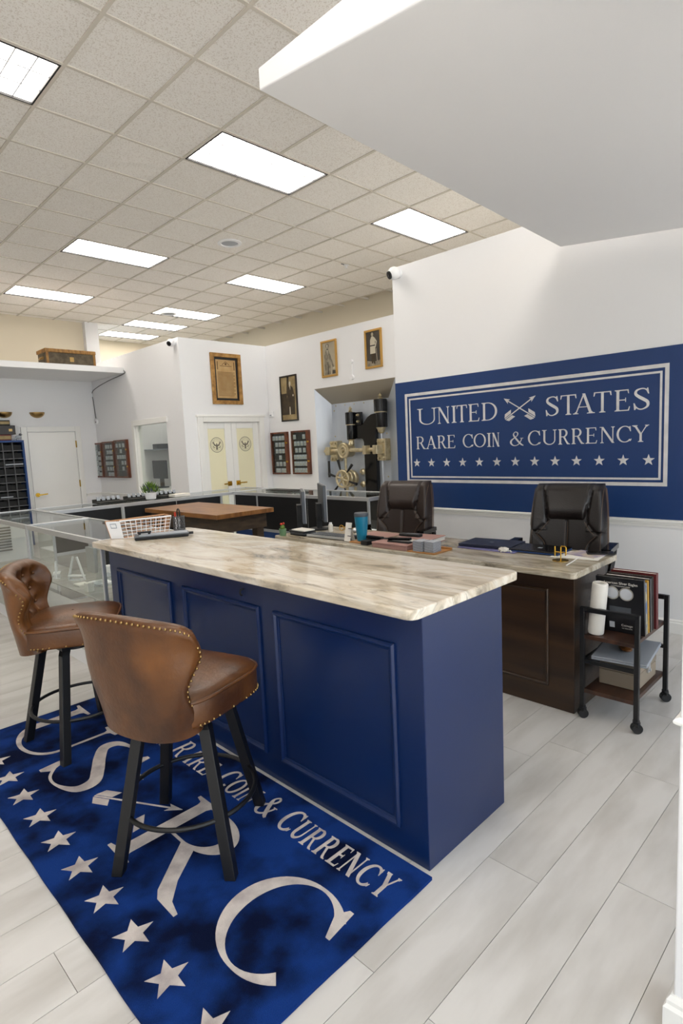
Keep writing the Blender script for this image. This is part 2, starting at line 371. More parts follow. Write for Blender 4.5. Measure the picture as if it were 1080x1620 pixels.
def arrow(u0, v0, u1, v1, hl, hw, fl, fw, sw):                  # shaft, head at 1, fletching at 0
    dx, dy = u1-u0, v1-v0; q = math.hypot(dx, dy); dx /= q; dy /= q; nx, ny = -dy, dx
    A = lambda s, n: (u0+dx*s+nx*n, v0+dy*s+ny*n)
    P = [[A(0, -sw), A(q-hl*.7, -sw), A(q-hl*.7, sw), A(0, sw)], [A(q, 0), A(q-hl, hw), A(q-hl*.75, 0), A(q-hl, -hw)]]
    for s in (1, -1):
        P.append([A(.0, s*sw*2.2), A(fl*.8, s*sw*2.2), A(fl, s*fw), A(fl*.25, s*fw)][::1])
    return P

# ================================================================ THE ROOM
GX, GY, CZ, T = 2.923, 4.114, 3.995, .6096
# ---- floor: joint bed + planks as parts
struct('pavement', B().box(-9, 15, -16, -2.25, -.16, -.08), pm('concrete', 'B9B4AA', .9, col2='A8A39A', scale=4), 'sunlit concrete pavement outside the storefront, out of frame')  # unseen ground slab, added so sunlight bounces up to the ceiling
fl = struct('floor', B().box(-2.6, 8.2, -2.2, 13.3, -.06, -.004), 'joint', 'whitewashed oak plank floor')
PW, PL = .183, 1.4385
pm_ = None; cnt = 0
starts = {-3: 1.773, -2: 2.447, -1: 1.601, 0: 1.011}
rr = random.Random(3)
rest = B()
for k in range(-14, 68):
    y0 = .976 + PW*k
    off = starts.get(k, .62+rr.random()*1.44)
    i0 = math.floor((-2.6-off)/PL)
    for i in range(i0, i0+9):
        x0 = off + i*PL; x1 = x0+PL
        if x0 > 8: continue
        cx, cy = x0+PL/2, y0+PW/2
        vis = any(seen((x0+PL*a, y0+PW*.5, 0), 20) for a in (0, .25, .5, .75, 1))
        if cx > 4.9 or cy > 7.4 or (x0 > 1.35 and x1 < 2.0 and 1.3 < cy < 3.4) or (cx > 4 and cy > 3.4): vis = False
        if vis and cnt < 290:
            if pm_ is None:
                pm_ = part('plank', B().box(-PL/2+.0009, PL/2-.0009, -PW/2+.0009, PW/2-.0009, -.004, 0), 'plank', fl, local=True); ORG.pop(pm_.name, None); o = pm_
                o.location = (cx, cy, 0)
            else: share(pm_, 'plank', fl, (cx, cy, 0))
            cnt += 1
        else: rest.box(x0+.0009, x1-.0009, y0+.0009, y0+PW-.0009, -.004, 0)
ob = part('far_planks', rest, 'plank', fl); ob['kind'] = 'stuff'
# ---- ceiling: grid bars, tiles, all parts of the ceiling
ce = struct('ceiling', B().box(-2.6, 8.3, -2.2, 13.3, CZ+.11, CZ+.17), 'tile', 'suspended ceiling of speckled square tiles')
J0, J1, I0, I1 = -9, 9, -10, 15
LIGHTS = {(0, 0): 'ceiling light panel nearest the soffit, left of its white corner', (0, -4): 'ceiling light panel cut by the upper left frame edge',
          (0, 4): 'ceiling light panel just above the white sign wall camera', (5, 0): 'ceiling light panel third from the left wall, long and slim',
          (5, 4): 'ceiling light panel right of the round speaker, above the vault frames', (9, 0): 'ceiling light panel at far left above the trunk shelf',
          (9, 4): 'ceiling light panel nearest of three over the office box', (11, 4): 'ceiling light panel middle of three over the office box',
          (13, 4): 'ceiling light panel farthest of three over the office box'}
EXTRA = [(5, -4), (-5, -4), (-5, 0), (-5, 4), (-9, 0), (-5, -8)]  # unseen panels added for their light, continuing the visible ceiling pattern
lit = set()
for (i, j) in list(LIGHTS)+EXTRA: lit |= {(i, j), (i, j+1)}
mids = {(i, j+1) for (i, j) in list(LIGHTS)+EXTRA}
for j in range(J0, J1+1):
    gb = B(); i = I0; x = GX+T*j
    while i < I1:
        k = i
        while k < I1 and (k, j) not in mids: k += 1
        if k > i: gb.box(x-.012, x+.012, max(-2.2, GY+T*i), min(13.09, GY+T*k), CZ-.002, CZ+.03)
        i = max(k, i)+1 if k < I1 else I1
    part('grid_runner', gb, 'tbar', ce)
for i in range(I0, I1+1): part('cross_runner', B().box(-2.6, 8.04, GY+T*i-.012, GY+T*i+.012, CZ-.0015, CZ+.029), 'tbar', ce)
tl = None; tr = B(); tn = 0
for i in range(I0, I1):
    for j in range(J0, J1):
        if (i, j) in lit: continue
        cx, cy = GX+T*(j+.5), GY+T*(i+.5)
        if cx < -2.6 or cx > 8.1 or cy < -2.2 or cy > 13.1: continue
        v = seen((cx, cy, CZ), 40) and not (cy > 11.4 and cx < 4.6)
        if v and tn < 290:
            if tl is None:
                q = T/2-.013; bq = B().box(-q, q, -q, q, .006, .03)
                tl = part('ceiling_tile', bq, 'tile', ce, local=True); tl.location = (cx, cy, CZ)
            else: share(tl, 'ceiling_tile', ce, (cx, cy, CZ))
            tn += 1
        else: tr.box(cx-T/2+.013, cx+T/2-.013, cy-T/2+.013, cy+T/2-.013, CZ+.006, CZ+.03)
ob = part('outer_tiles', tr, 'tile', ce); ob['kind'] = 'stuff'
print('planks', cnt, 'tiles', tn)
def ceiling_light(i, j, label, group):
    x0, y0 = GX+T*j+.014, GY+T*i+.014; x1, y1 = x0+2*T-.028, y0+T-.028
    t = thing('ceiling_light', label, 'light', ((x0+x1)/2, (y0+y1)/2, CZ), 0, group)
    w = .012; f = B()
    for a in ((x0, x1, y0, y0+w), (x0, x1, y1-w, y1), (x0, x0+w, y0+w, y1-w), (x1-w, x1, y0+w, y1-w)): f.box(*a, CZ-.004, CZ+.085)
    part('frame', f, 'black2', t)
    part('diffuser', B().box(x0+w, x1-w, y0+w, y1-w, CZ+.012, CZ+.018), 'lamp', t)
    l = B()
    for k in (1, 2): yy = y0+(y1-y0)*k/3; l.box(x0+w, x1-w, yy-.006, yy+.006, CZ+.008, CZ+.0118)
    for k in range(1, 9): xx = x0+(x1-x0)*k/9; l.box(xx-.0045, xx+.0045, y0+w, y1-w, CZ+.009, CZ+.0116)
    part('louvre', l, 'white', t)
for (i, j), lb in LIGHTS.items(): ceiling_light(i, j, lb, 'ceiling light panels')
EXL = ['ceiling light panel out of frame, left of the slim third panel', 'ceiling light panel over the left storefront corner, behind the camera', 'ceiling light panel straight behind the camera', 'ceiling light panel above the soffit top, right of the camera', 'ceiling light panel at the storefront glass behind the camera', 'ceiling light panel farthest left behind the camera']
for (i, j), lb in zip(EXTRA, EXL): ceiling_light(i, j, lb, 'ceiling light panels')
# ---- walls
SX = 4.39                                                       # sign wall
struct('wall_right', B().box(SX, SX+.13, -2.2, 3.60, 0, 3.05), 'wall', 'white partition wall carrying the blue sign', bevel=.004)
b = B(); VX = 5.92
b.box(VX, VX+.3, 2.9, 4.86, 0, 3.05).box(VX, VX+.3, 4.86, 6.42, 2.26, 3.05).box(VX, VX+.3, 6.42, 7.537, 0, 3.05)
struct('wall_vault', b, 'wall', 'white wall around the steel vault')
DY = 7.537
b = B(); b.box(4.363, 4.66, DY, DY+.13, 0, 3.05).box(5.70, VX+.3, DY, DY+.13, 0, 3.05).box(4.66, 5.70, DY, DY+.13, 1.85, 3.05)
struct('wall_office', b, 'wall', 'white office wall with the double doors')
OX = 4.363; FY = 10.66
b = B(); b.box(OX, OX+.12, DY+.13, 8.06, 0, 3.05).box(OX, OX+.12, 9.09, FY, 0, 3.05).box(OX, OX+.12, 8.06, 9.09, 1.885, 3.05).box(OX, OX+.12, 8.06, 9.09, 0, .72)
struct('wall_inner', b, 'wall', 'white office side wall with the window and coin cases')
struct('wall_far', B().box(1.0, OX+.12, FY, FY+.12, 0, 2.83), 'wall', 'white far wall with the plain door and sconces')
struct('wall_office_back', B().box(OX+.12, VX+.3, FY, FY+.12, 0, 3.05), 'wall', 'white back wall inside the office')
struct('wall_office_end', B().box(VX+.3, VX+.42, DY+.13, FY+.12, 0, 3.05), 'wall', 'white end wall inside the office')
struct('ceiling_far', B().box(1.0, OX-.001, 9.321, FY, 2.755, 2.845), 'wall', 'white dropped shelf soffit over the far corner', bevel=.003)
b = B(); b.box(-2.6, 4.70, 11.62, 11.75, 0, CZ+.1)
struct('wall_rear', b, 'beige', 'beige upper rear wall')
struct('trim_1', B().box(4.68, 4.93, 11.50, 11.75, 0, CZ+.1), 'wall', 'pale pilaster at the end of the beige wall')
struct('wall_rear_right', B().box(4.93, 8.2, 13.1, 13.25, 0, CZ+.1), 'beige', 'beige rear wall behind the office box')
struct('wall_outer_right', B().box(8.05, 8.2, -2.2, 13.1, 0, CZ+.1), 'beige', 'beige outer wall above the vault wall')
struct('wall_left', B().box(-2.75, -2.6, -2.2, 13.3, 0, CZ+.1), 'wall', 'white side wall at left, out of frame')
# pony wall at the right of the camera
struct('wall_near', B().box(1.376, 1.50, -1.6, .346, 0, 3.05), 'wall', 'white wall end at the right frame edge', bevel=.004)
b = B(); pr = [(0, 0), (.006, .001), (.011, .006), (.012, .011), (.008, .016), (0, .019)]
b.prism(pr, lambda u, v, w: (1.376-u, (-1.6 if w < .5 else .346+u), .772+v), 0, 1)
b.prism(pr, lambda u, v, w: ((1.376-u if w < .5 else 1.5), .346+u, .772+v), 0, 1)
struct('trim_2', b, 'trimw', 'white chair rail end at the right frame edge')
b = B()
b.prism([(0, 0), (.018, 0), (.018, .07), (.012, .078), (.012, .088), (.005, .1), (0, .1)], lambda u, v, w: (1.376-u, (-1.6 if w < .5 else .346+u), v), 0, 1)
b.prism([(0, 0), (.018, 0), (.018, .07), (.012, .078), (.012, .088), (.005, .1), (0, .1)], lambda u, v, w: ((1.376-u if w < .5 else 1.5), .346+u, v), 0, 1)
struct('baseboard_near', b, 'trimw', 'white baseboard of the wall end at the right frame edge')
# sign wall trims
rail = [(0, 0), (.008, 0), (.010, .018), (.016, .022), (.016, .032), (.026, .038), (.026, .048), (.014, .054), (0, .056)]
b = B().prism(rail, lambda u, v, w: (SX-u, -2.2 if w < .5 else 3.6, .748+v), 0, 1)
struct('trim_3', b, 'trimw', 'white chair rail under the blue sign panel')
base = [(0, 0), (.016, 0), (.016, .075), (.010, .083), (.010, .09), (0, .1)]
struct('baseboard_right', B().prism(base, lambda u, v, w: (SX-u, -2.2 if w < .5 else 3.6, v), 0, 1), 'trimw', 'white baseboard below the sign wall')
struct('trim_4', B().prism(rail, lambda u, v, w: (OX-u, 9.2 if w < .5 else FY, .70+v), 0, 1), 'trimw', 'white chair rail below the three coin cases')
struct('trim_5', B().prism(rail, lambda u, v, w: (4.08 if w < .5 else OX, FY-u, .70+v), 0, 1), 'trimw', 'white chair rail beside the plain far door')
# ---- floating soffit over the sign wall: level at its left edge, underside falling to the right
xa, xb, ya, yb, SL = 1.598, SX-.13, -2.0, 1.971, .118
vs = [(xa, ya, 2.873-SL*(yb-ya)), (xb, ya, 2.776-SL*(yb-.058-ya)), (xb, yb-.058, 2.776), (xa, yb, 2.873), (xa, ya, 2.965), (xb, ya, 2.965), (xb, yb-.058, 2.957), (xa, yb, 2.957)]
struct('ceiling_soffit', B().add(vs, [(3,2,1,0),(4,5,6,7),(0,1,5,4),(1,2,6,5),(2,3,7,6),(3,0,4,7)]), 'wall', 'white floating soffit above the sign wall', bevel=.006)
# ---- plain far door
d = thing('door_1', 'plain white flush door on the far wall', 'door', (3.58, FY, 0)); d['kind'] = 'structure'
part('door_leaf', B().box(3.20, 3.972, FY-.018, FY-.002, .0, 1.866), 'trimw', d, bevel=.003)
cs = B().box(3.10, 3.19, FY-.03, FY, 0, 1.96).box(3.98, 4.07, FY-.03, FY, 0, 1.96).box(3.19, 3.98, FY-.03, FY, 1.875, 1.96)
part('door_casing', cs, 'trimw', d, bevel=.004)
h = part('door_handle', B().cyl((3.255, FY-.02, .805), (3.255, FY-.045, .805), .035, n=20).tube([(3.255, FY-.04, .805), (3.255, FY-.075, .805), (3.28, FY-.08, .805), (3.40, FY-.08, .812)], .012), 'gold', d, smooth=True); h['label'] = 'gold lever handle'
for z in (.35, .95, 1.65): part('hinge', B().box(3.968, 3.985, FY-.034, FY-.016, z-.06, z+.06), 'gold', d)
# ---- double doors with seals
d = thing('door_2', 'white double doors with frosted panes and round eagle seals', 'door', (5.18, DY, 0)); d['kind'] = 'structure'
cs = B().box(4.575, 4.664, DY-.03, DY+.135, 0, 1.94).box(5.696, 5.79, DY-.03, DY+.135, 0, 1.94).box(4.664, 5.696, DY-.03, DY+.135, 1.847, 1.94)
part('door_casing', cs, 'trimw', d, bevel=.006)
part('crown', B().box(4.55, 5.815, DY-.045, DY, 1.925, 1.955), 'trimw', d, bevel=.006)
def seal_polys():
    P = []
    for r_, w_ in ((1.0, .06), (.74, .03)):
        q = ribbon([(r_*math.cos(2*PI*k/40), r_*math.sin(2*PI*k/40), w_) for k in range(41)]); P += q
    for s in (1, -1):
        P.append([(0, -.02), (s*.20, .02), (s*.34, .16), (s*.46, .40), (s*.60, .46), (s*.56, .22), (s*.44, -.02), (s*.28, -.16), (s*.1, -.14)])
        for k in range(3): P.append([(s*(.50-.1*k), .30-.16*k), (s*(.66-.1*k), .34-.18*k), (s*(.60-.1*k), .22-.16*k)])
        P.append([(s*.14, -.40), (s*.36, -.34), (s*.54, -.2), (s*.58, -.26), (s*.42, -.44)])
        P.append([(s*.40, -.18), (s*.56, -.10), (s*.60, -.16), (s*.46, -.24)])
        P.append([(s*.05, -.36), (s*.12, -.36), (s*.16, -.58), (s*.04, -.58)])
    P.append([(-.15, .06), (.15, .06), (.15, -.24), (.08, -.40), (0, -.46), (-.08, -.40), (-.15, -.24)])
    P.append([(-.05, .04), (.05, .04), (.07, .18), (.0, .25), (-.12, .2), (-.06, .16)])
    P.append([(-.1, -.46), (.1, -.46), (.16, -.62), (0, -.66), (-.16, -.62)])
    for k in range(13):
        a = PI*(.22+.56*k/12); P.append(star(.55*math.cos(a), .12+.42*math.sin(a), .035))
    for k in range(28):
        a = 2*PI*k/28; P.append([(.87*math.cos(a+u)+.0, .87*math.sin(a+u)) for u in (-.05, .05)] + [(.92*math.cos(a+u), .92*math.sin(a+u)) for u in (.05, -.05)])
    return P
SEAL = seal_polys()
for x0, x1, g0, g1, hx, s in ((4.667, 5.178, 4.755, 5.055, 5.085, -1), (5.182, 5.693, 5.275, 5.59, 5.245, 1)):
    y0, y1 = DY+.02, DY+.06; b = B()
    b.box(x0, g0, y0, y1, .01, 1.843).box(g1, x1, y0, y1, .01, 1.843).box(g0, g1, y0, y1, 1.75, 1.843).box(g0, g1, y0, y1, .01, .25)
    lf = part('door_leaf', b, 'trimw', d, bevel=.004)
    pn = part('glass_panel', B().box(g0, g1, y0+.012, y1-.012, .25, 1.75), 'frost', lf); pn['label'] = 'frosted cream glass pane'
    cx = (g0+g1)/2; sb = B()
    for q in SEAL: sb.prism([(u*.112, v*.112) for u, v in q], lambda u, v, w: (cx+u, y0+.0115-w, 1.505+v), 0, .001)
    so = part('eagle_seal', sb, pm('seal_ink' , '7C7565', .6), lf); so['label'] = 'round eagle seal'
    hb = B().box(hx-.035, hx+.035, y0-.012, y0, .868, .938).cyl((hx, y0, .903), (hx, y0-.05, .903), .014)
    hb.box(min(hx, hx+s*.13), max(hx, hx+s*.13), y0-.06, y0-.042, .894, .912)
    ho = part('door_handle', hb, 'gold', lf); ho['label'] = 'square gold lever handle'
# ---- office window
d = thing('window_1', 'interior office window looking in at a monitor', 'window', (OX, 8.57, .72)); d['kind'] = 'structure'
b = B().box(OX-.03, OX-.0005, 9.087, 9.17, .66, 1.965).box(OX-.03, OX-.0005, 8.0, 9.087, 1.882, 1.965).box(OX-.02, OX+.10, 8.062, 9.087, .66, .731).box(OX-.0005, OX+.10, 9.08, 9.087, .731, 1.882)
part('window_casing', b, 'trimw', d, bevel=.005)
part('pane', B().box(OX+.05, OX+.056, 8.061, 9.079, .732, 1.884), 'glass2', d)

# ================================================================ COUNTER, DESK, SIGN, RUG
def moulded_panel(x, y0, y1, z0, z1, w=.028, d=.016):            # raised picture-frame moulding on a face looking to -x
    b = B(); pr = [(0, 0), (d*.55, 0), (d, w*.25), (d, w*.45), (d*.45, w*.7), (d*.3, w), (0, w)]
    for (a, c) in (((y0, z0), (y1, z0)), ((y1, z0), (y1, z1)), ((y1, z1), (y0, z1)), ((y0, z1), (y0, z0))):
        dy, dz = c[0]-a[0], c[1]-a[1]; L = math.hypot(dy, dz); dy /= L; dz /= L; ny, nz = -dz, dy
        n = len(pr); vs = []
        for e, (p, q) in enumerate(((a, 1), (c, -1))):
            for u, v in pr: vs.append((x-u, p[0]+dy*v*q+ny*v, p[1]+dz*v*q+nz*v))
        b.add(vs, [tuple(range(n))[::-1], tuple(range(n, 2*n))] + [(k, (k+1) % n, n+(k+1) % n, n+k) for k in range(n)])
    return b
t = thing('reception_counter', 'navy painted panelled counter base beside the blue rug', 'counter', (1.657, 2.26, 0))
part('body', B().box(1.411, 1.903, 1.083, 3.435, 0, .885), 'navy', t, bevel=.003)
for y0, y1 in ((1.197, 1.842), (1.938, 2.572), (2.694, 3.320)):
    part('panel_moulding', moulded_panel(1.411, y0, y1, .108, .765), 'navy', t, bevel=.001)
def slab_top(x0, x1, y0, y1, z0, z1, r=.03):
    P = []
    for cx, cy, a in ((x1-r, y1-r, 0), (x0+r, y1-r, 90), (x0+r, y0+r, 180), (x1-r, y0+r, 270)):
        for k in range(7): q = math.radians(a+15*k); P.append((cx+r*math.cos(q), cy+r*math.sin(q)))
    return B().prism(P, lambda u, v, w: (u, v, w), z0, z1)
solo('stone_worktop', slab_top(1.328, 1.995, 1.055, 3.487, .885, .918, .035), 'granite', 'polished cream granite worktop on the navy counter', 'worktop', (1.66, 2.27, .885), bevel=.005)
b = B().tube([(1.412, 2.05, .825), (1.396, 2.05, .822), (1.392, 2.05, .81), (1.396, 2.05, .80), (1.402, 2.05, .798)], .0045)
solo('bag_hook', b, 'black2', 'small dark hook under the counter edge on the navy front', 'hook', (1.411, 2.04, .78), smooth=True)
# desk
t = thing('reception_desk', 'dark stained wood panelled desk behind the navy counter', 'desk', (2.99, 2.32, 0))
part('body', B().box(2.784, 3.193, 1.181, 3.44, 0, .725), 'dwood', t, bevel=.003)
for k in range(4):
    y0 = 1.315+.565*k; part('panel_moulding', moulded_panel(2.784, y0, y0+.455, .12, .64, .02, .012), 'dwood', t, bevel=.001)
solo('stone_worktop', slab_top(2.70, 3.268, 1.142, 3.475, .725, .758, .03), 'granite2', 'cream granite worktop on the dark wood desk', 'worktop', (2.99, 2.3, .725), bevel=.005)

# wall sign
t = thing('wall_sign', 'blue painted wall sign panel with silver lettering, stars and border', 'sign', (SX, 2.3, .804))
part('panel', B().box(SX-.006, SX, -1.2, 3.602, .804, 1.985), 'signblue', t)
SM = lambda u, v, w: (SX-.0062-w, -u, v)                          # sign plane: u grows to the reader's right
def letters(row, v0, v1):
    for ch, a, c in row:
        P = fit(wglyph(ch, abs(a-c)/(v1-v0), .125, .05), -a, -c, v0, v1); b = B()
        for i, q in enumerate(P): b.prism(q, SM, 0, .002+.00001*i)
        part('letter', b, 'silver', t)
letters([('U',3.347,3.126),('N',3.120,2.989),('I',2.965,2.915),('T',2.912,2.805),('E',2.791,2.682),('D',2.661,2.513),
         ('S',2.088,1.985),('T',1.97,1.846),('A',1.872,1.709),('T',1.719,1.591),('E',1.569,1.464),('S',1.441,1.337)], 1.572, 1.722)
letters([('R',3.366,3.258),('A',3.255,3.134),('R',3.124,3.025),('E',3.017,2.933),('C',2.854,2.748),('O',2.743,2.624),('I',2.612,2.574),('N',2.565,2.495),('&',2.398,2.278),
         ('C',2.239,2.131),('U',2.12,2.0),('R',1.987,1.895),('R',1.883,1.786),('E',1.776,1.691),('N',1.673,1.567),('C',1.553,1.451),('Y',1.448,1.337)], 1.348, 1.466)
for k in range(13):
    part('star', starB(B(), -3.368+k*(3.368-1.337)/12, 1.219, .042, SM, 0, .002), 'silver', t)
for sgn in (1, -1):
    b = B(); u0, u1 = (-2.44, -2.172) if sgn == 1 else (-2.18, -2.45)
    for q in arrow(u0, 1.572, u1, 1.742, .055, .02, .085, .034, .0042): b.prism(q, SM, 0, .002+.0005*sgn)
    part('crossed_arrow', b, 'silver', t)
def border(y0, y1, z0, z1, w):
    b = B()
    for r_ in ((y0, y1, z0, z0+w), (y0, y1, z1-w, z1), (y0, y0+w, z0+w, z1-w), (y1-w, y1, z0+w, z1-w)): b.box(SX-.0082, SX-.0062, *r_)
    return b
part('border_line', border(1.216, 3.488, 1.036, 1.872, .026), 'silver', t)
part('border_line', border(1.258, 3.440, 1.080, 1.825, .0145), 'silver', t)

# rug
t = thing('logo_rug', 'blue pile rug with ivory lettering and stars in front of the counter', 'rug', (.95, 2.21, 0))
rb = B(); RX0, RX1, RY0, RY1 = .508, 1.386, 1.055, 3.372
def rg(u, v):
    x = RX0+(RX1-RX0)*u; y = RY0+(RY1-RY0)*v
    return (x+.0010*math.sin(y*21)*(1-u)**4, y+.0008*math.sin(x*23)*(1-v)**4, .0115)
rb.grid(rg, 24, 60)
edge = [rg(k/24, 0) for k in range(24)] + [rg(1, k/60) for k in range(60)] + [rg(1-k/24, 1) for k in range(24)] + [rg(0, 1-k/60) for k in range(60)]
o = len(rb.v); n = len(edge)
rb.v += edge + [(x, y, .0005) for x, y, z in edge]; rb.f += [(o+k, o+(k+1) % n, o+n+(k+1) % n, o+n+k) for k in range(n)]
part('pile', rb, 'rug', t)
RM = lambda u, v, w: (v, -u, .0116+w)
def rletter(ch, y0, y1, x0, x1, Tk=.15, tk=.04):
    b = B()
    for i, q in enumerate(fit(wglyph(ch, abs(y0-y1)/(x1-x0), Tk, tk), -y0, -y1, x0, x1)): b.prism(q, RM, 0, .0012+.00001*i)
    part('inlay_letter', b, 'rugw', t)
for ch, a, c in (('U', 3.335, 2.825), ('S', 2.79, 2.445), ('R', 2.03, 1.548), ('C', 1.475, 1.13)): rletter(ch, a, c, .728 if ch != 'C' else .745, 1.118, .15, .034)
line = [('UNITED', 3.315, 2.935), ('STATES', 2.86, 2.515), ('RARE', 2.465, 2.155), ('COIN', 2.085, 1.84), ('&', 1.80, 1.715), ('CURRENCY', 1.66, 1.118)]
for wrd, a, c in line:
    ws = []
    for k, ch in enumerate(wrd):
        g = gbox(glyph(ch, .15, .055)); ws.append((ch, (g[1]-g[0])*(1.15 if k == 0 else 1.0), 1.0 if k == 0 else .85))
    tot = sum(w for _, w, _ in ws) + .13*(len(ws)-1); s = (a-c)/tot; y = a
    for ch, w, h in ws:
        rletter(ch, y, y-w*s, 1.203, 1.203+.125*h, .13, .06); y -= (w+.13)*s
for k in range(11): part('inlay_star', starB(B(), -(1.167+.206*k), .615, .062, RM, 0, .0012, ri=.42), 'rugw', t)
for sgn in (1, -1):
    b = B()
    for q in (arrow(-2.375, .82, -2.005, 1.02, .07, .022, .10, .045, .004) if sgn == 1 else arrow(-2.03, .815, -2.40, 1.03, .07, .022, .10, .045, .004)): b.prism(q, RM, 0, .0012+.0004*sgn)
    part('inlay_arrow', b, 'rugw', t)

# ================================================================ BAR STOOLS
def make_stool(label, loc, seat_a, leg_a):
    t = thing('bar_stool', label, 'stool', (loc[0], loc[1], 0), seat_a, 'leather bar stools at the counter')
    dl = leg_a-seat_a; R = rot(dl)
    Lw = lambda x, y, z: tuple(R @ Vector((x, y, z)))
    # seat cushion
    def sec(a):                                                  # superellipse plan, squarer at the front
        c, s = math.cos(a), math.sin(a); e = 2/4.2
        return (.215*math.copysign(abs(c)**e, c), .225*math.copysign(abs(s)**e, s))
    pro = [(0, .546), (.93, .546), (.985, .551), (1.0, .568), (1.0, .628), (.985, .640), (.94, .650), (.8, .660), (.55, .668), (.3, .672), (0.02, .673)]
    b = B()
    def sf(u, v):
        i = v*(len(pro)-1); k = min(int(i), len(pro)-2); f = i-k
        r_ = pro[k][0]*(1-f)+pro[k+1][0]*f; z = pro[k][1]*(1-f)+pro[k+1][1]*f
        x, y = sec(2*PI*u); return (.0+x*max(r_, .01), y*max(r_, .01), z - (.012 if x > 0 and z > .6 else 0)*abs(x/.235)**3*0)
    b.grid(sf, 64, (len(pro)-1)*2, cu=True); seat_ = part('seat', b, 'leather', t, smooth=2, local=True)
    b = B().tube([(sec(2*PI*k/72)[0]*1.0, sec(2*PI*k/72)[1]*1.0, .637) for k in range(72)], .006, 6, True)
    part('seat_piping', b, 'leather', seat_, smooth=2, local=True)
    # backrest shell: u across -1..1, v up 0..1
    def hw(v): return .203+.062*v**1.5-.008*math.exp(-((v-.45)/.16)**2)
    def plan(u, v, off):
        w = hw(v)-off*.7
        F = .080+.040*math.exp(-((v-.80)/.16)**2)-.012*math.exp(-((v-.45)/.14)**2)+.035*max(0, 1-v/.35)
        a = abs(u)
        x = -.240-.045*v+off*(1-.30*a**3)+F*a**2.4
        y = w*math.sin(a*PI/2*.97)/math.sin(PI/2*.97)*(1 if u > 0 else -1)
        return x, y
    zb, zt = .532, .930
    def top(u): return zt-.034*abs(u)**2-.040*abs(u)**9
    TH = .062
    def bs(u, v):                                                # closed section loop: v 0..1 outer up, rim, inner down
        uu = (2*u-1)
        if v < .5: h = v/.5; off = 0; rim = 0
        else: h = (1-v)/.5; off = TH; rim = 0
        rr_ = .93
        if h > rr_:
            k = (h-rr_)/(1-rr_)*PI/2
            off = (TH/2)*(1-math.cos(k)) if v < .5 else TH-(TH/2)*(1-math.cos(k))
            hz = rr_+(1-rr_)*math.sin(k)
        else: hz = h
        z = zb+(top(uu)-zb)*hz
        ua = abs(uu); sq = 1.0
        if ua > .9:
            k = (ua-.9)/.1*PI/2
            off = TH/2+(off-TH/2)*math.cos(k)
            ua2 = .9+.1*math.sin(k)
        else: ua2 = ua
        x, y = plan(math.copysign(ua2, uu), hz, off)
        bot = .022*(1-ua**2)*(1-hz)
        if v > .5 and .32 < hz < .97 and ua < .9:                # button tufting on the inner face
            dd = 9; 
            for (bu, bh) in BT:
                q = ((uu-bu)*.23)**2+((hz-bh)*.42)**2; dd = min(dd, q)
            x += .012-.030*math.exp(-dd/.0009)-.010*math.exp(-dd/.004)
        return (x, y, z-bot)
    BT = [(-.55, .82), (-.18, .82), (.18, .82), (.55, .82), (-.36, .64), (0, .64), (.36, .64), (-.55, .46), (-.18, .46), (.18, .46), (.55, .46)]
    b = B().grid(bs, 60, 64)
    b.f.append(tuple(range(0, 65))[::-1]); b.f.append(tuple(60*65+k for k in range(65)))
    # close the underside
    back_ = part('backrest', b, 'leather', t, smooth=2, local=True)
    bb = B()
    for bu, bh in BT:
        x, y = plan(bu, bh, TH); bb.sphere((x-.010, y, zb+(top(bu)-zb)*bh), .009, 8, 5)
    o = part('tuft_buttons', bb, 'leather', back_, smooth=2, local=True); o['kind'] = 'stuff'
    # brass nails round the rim and round the seat hem
    nb = B()
    for k in range(31):
        u = -0.88+1.76*k/30; x, y = plan(u, .965, .004); nb.sphere((x-.002, y, top(u)-.012), .0046, 6, 4)
    for s in (1, -1):
        for k in range(17):
            h = .03+.88*k/16; x, y = plan(s*.985, h, .012); nb.sphere((x-.004, y+s*.001, zb+(top(1)-zb)*h), .0046, 6, 4)
    for k in range(64):
        a = 2*PI*k/64; x, y = sec(a)
        if x > -.16: nb.sphere((x*1.005, y*1.005, .558), .0045, 6, 4)
    nn = part('nailheads', nb, 'brass', t, smooth=2, local=True); nn['kind'] = 'stuff'; nn['label'] = 'brass nailhead trim'
    # base
    part('swivel_plate', B().obox((0,0,.533), (.26,.26,.022), R).cyl((0,0,.49), (0,0,.525), .07), 'blackmet', t, local=True)
    for k in range(4):
        a = PI/4+k*PI/2; d0, d1 = .165, .279; b = B(); w = .019
        c, s = math.cos(a), math.sin(a); vs = []
        for d_, z in ((d1, .0125), (d0, .498), (d0-.02, .521)):
            for p, q in ((-w, -w), (w, -w), (w, w), (-w, w)): vs.append(Lw(c*d_+p, s*d_+q, z))
        f = [(3,2,1,0), (8,9,10,11)]
        for l in (0, 4): f += [(l+i, l+(i+1) % 4, l+4+(i+1) % 4, l+4+i) for i in range(4)]
        b.add(vs, f)
        b.add([Lw(*p) for p in ((c*d0*.2-w, s*d0*.2-w, .495), (c*d0*.2+w, s*d0*.2+w, .495), (c*d0+w*.7, s*d0+w*.7, .495), (c*d0-w*.7, s*d0-w*.7, .495), (c*d0*.2-w, s*d0*.2-w, .521), (c*d0*.2+w, s*d0*.2+w, .521), (c*d0+w*.7, s*d0+w*.7, .521), (c*d0-w*.7, s*d0-w*.7, .521))],
              [(3,2,1,0),(4,5,6,7),(0,1,5,4),(1,2,6,5),(2,3,7,6),(3,0,4,7)])
        part('leg', b, 'blackmet', t, local=True, bevel=.002)
    b = B().tube([(.232*math.cos(2*PI*k/48), .232*math.sin(2*PI*k/48), .20) for k in range(48)], .0085, 8, True)
    part('foot_ring', b, 'blackmet', t, smooth=2, local=True)
    return t
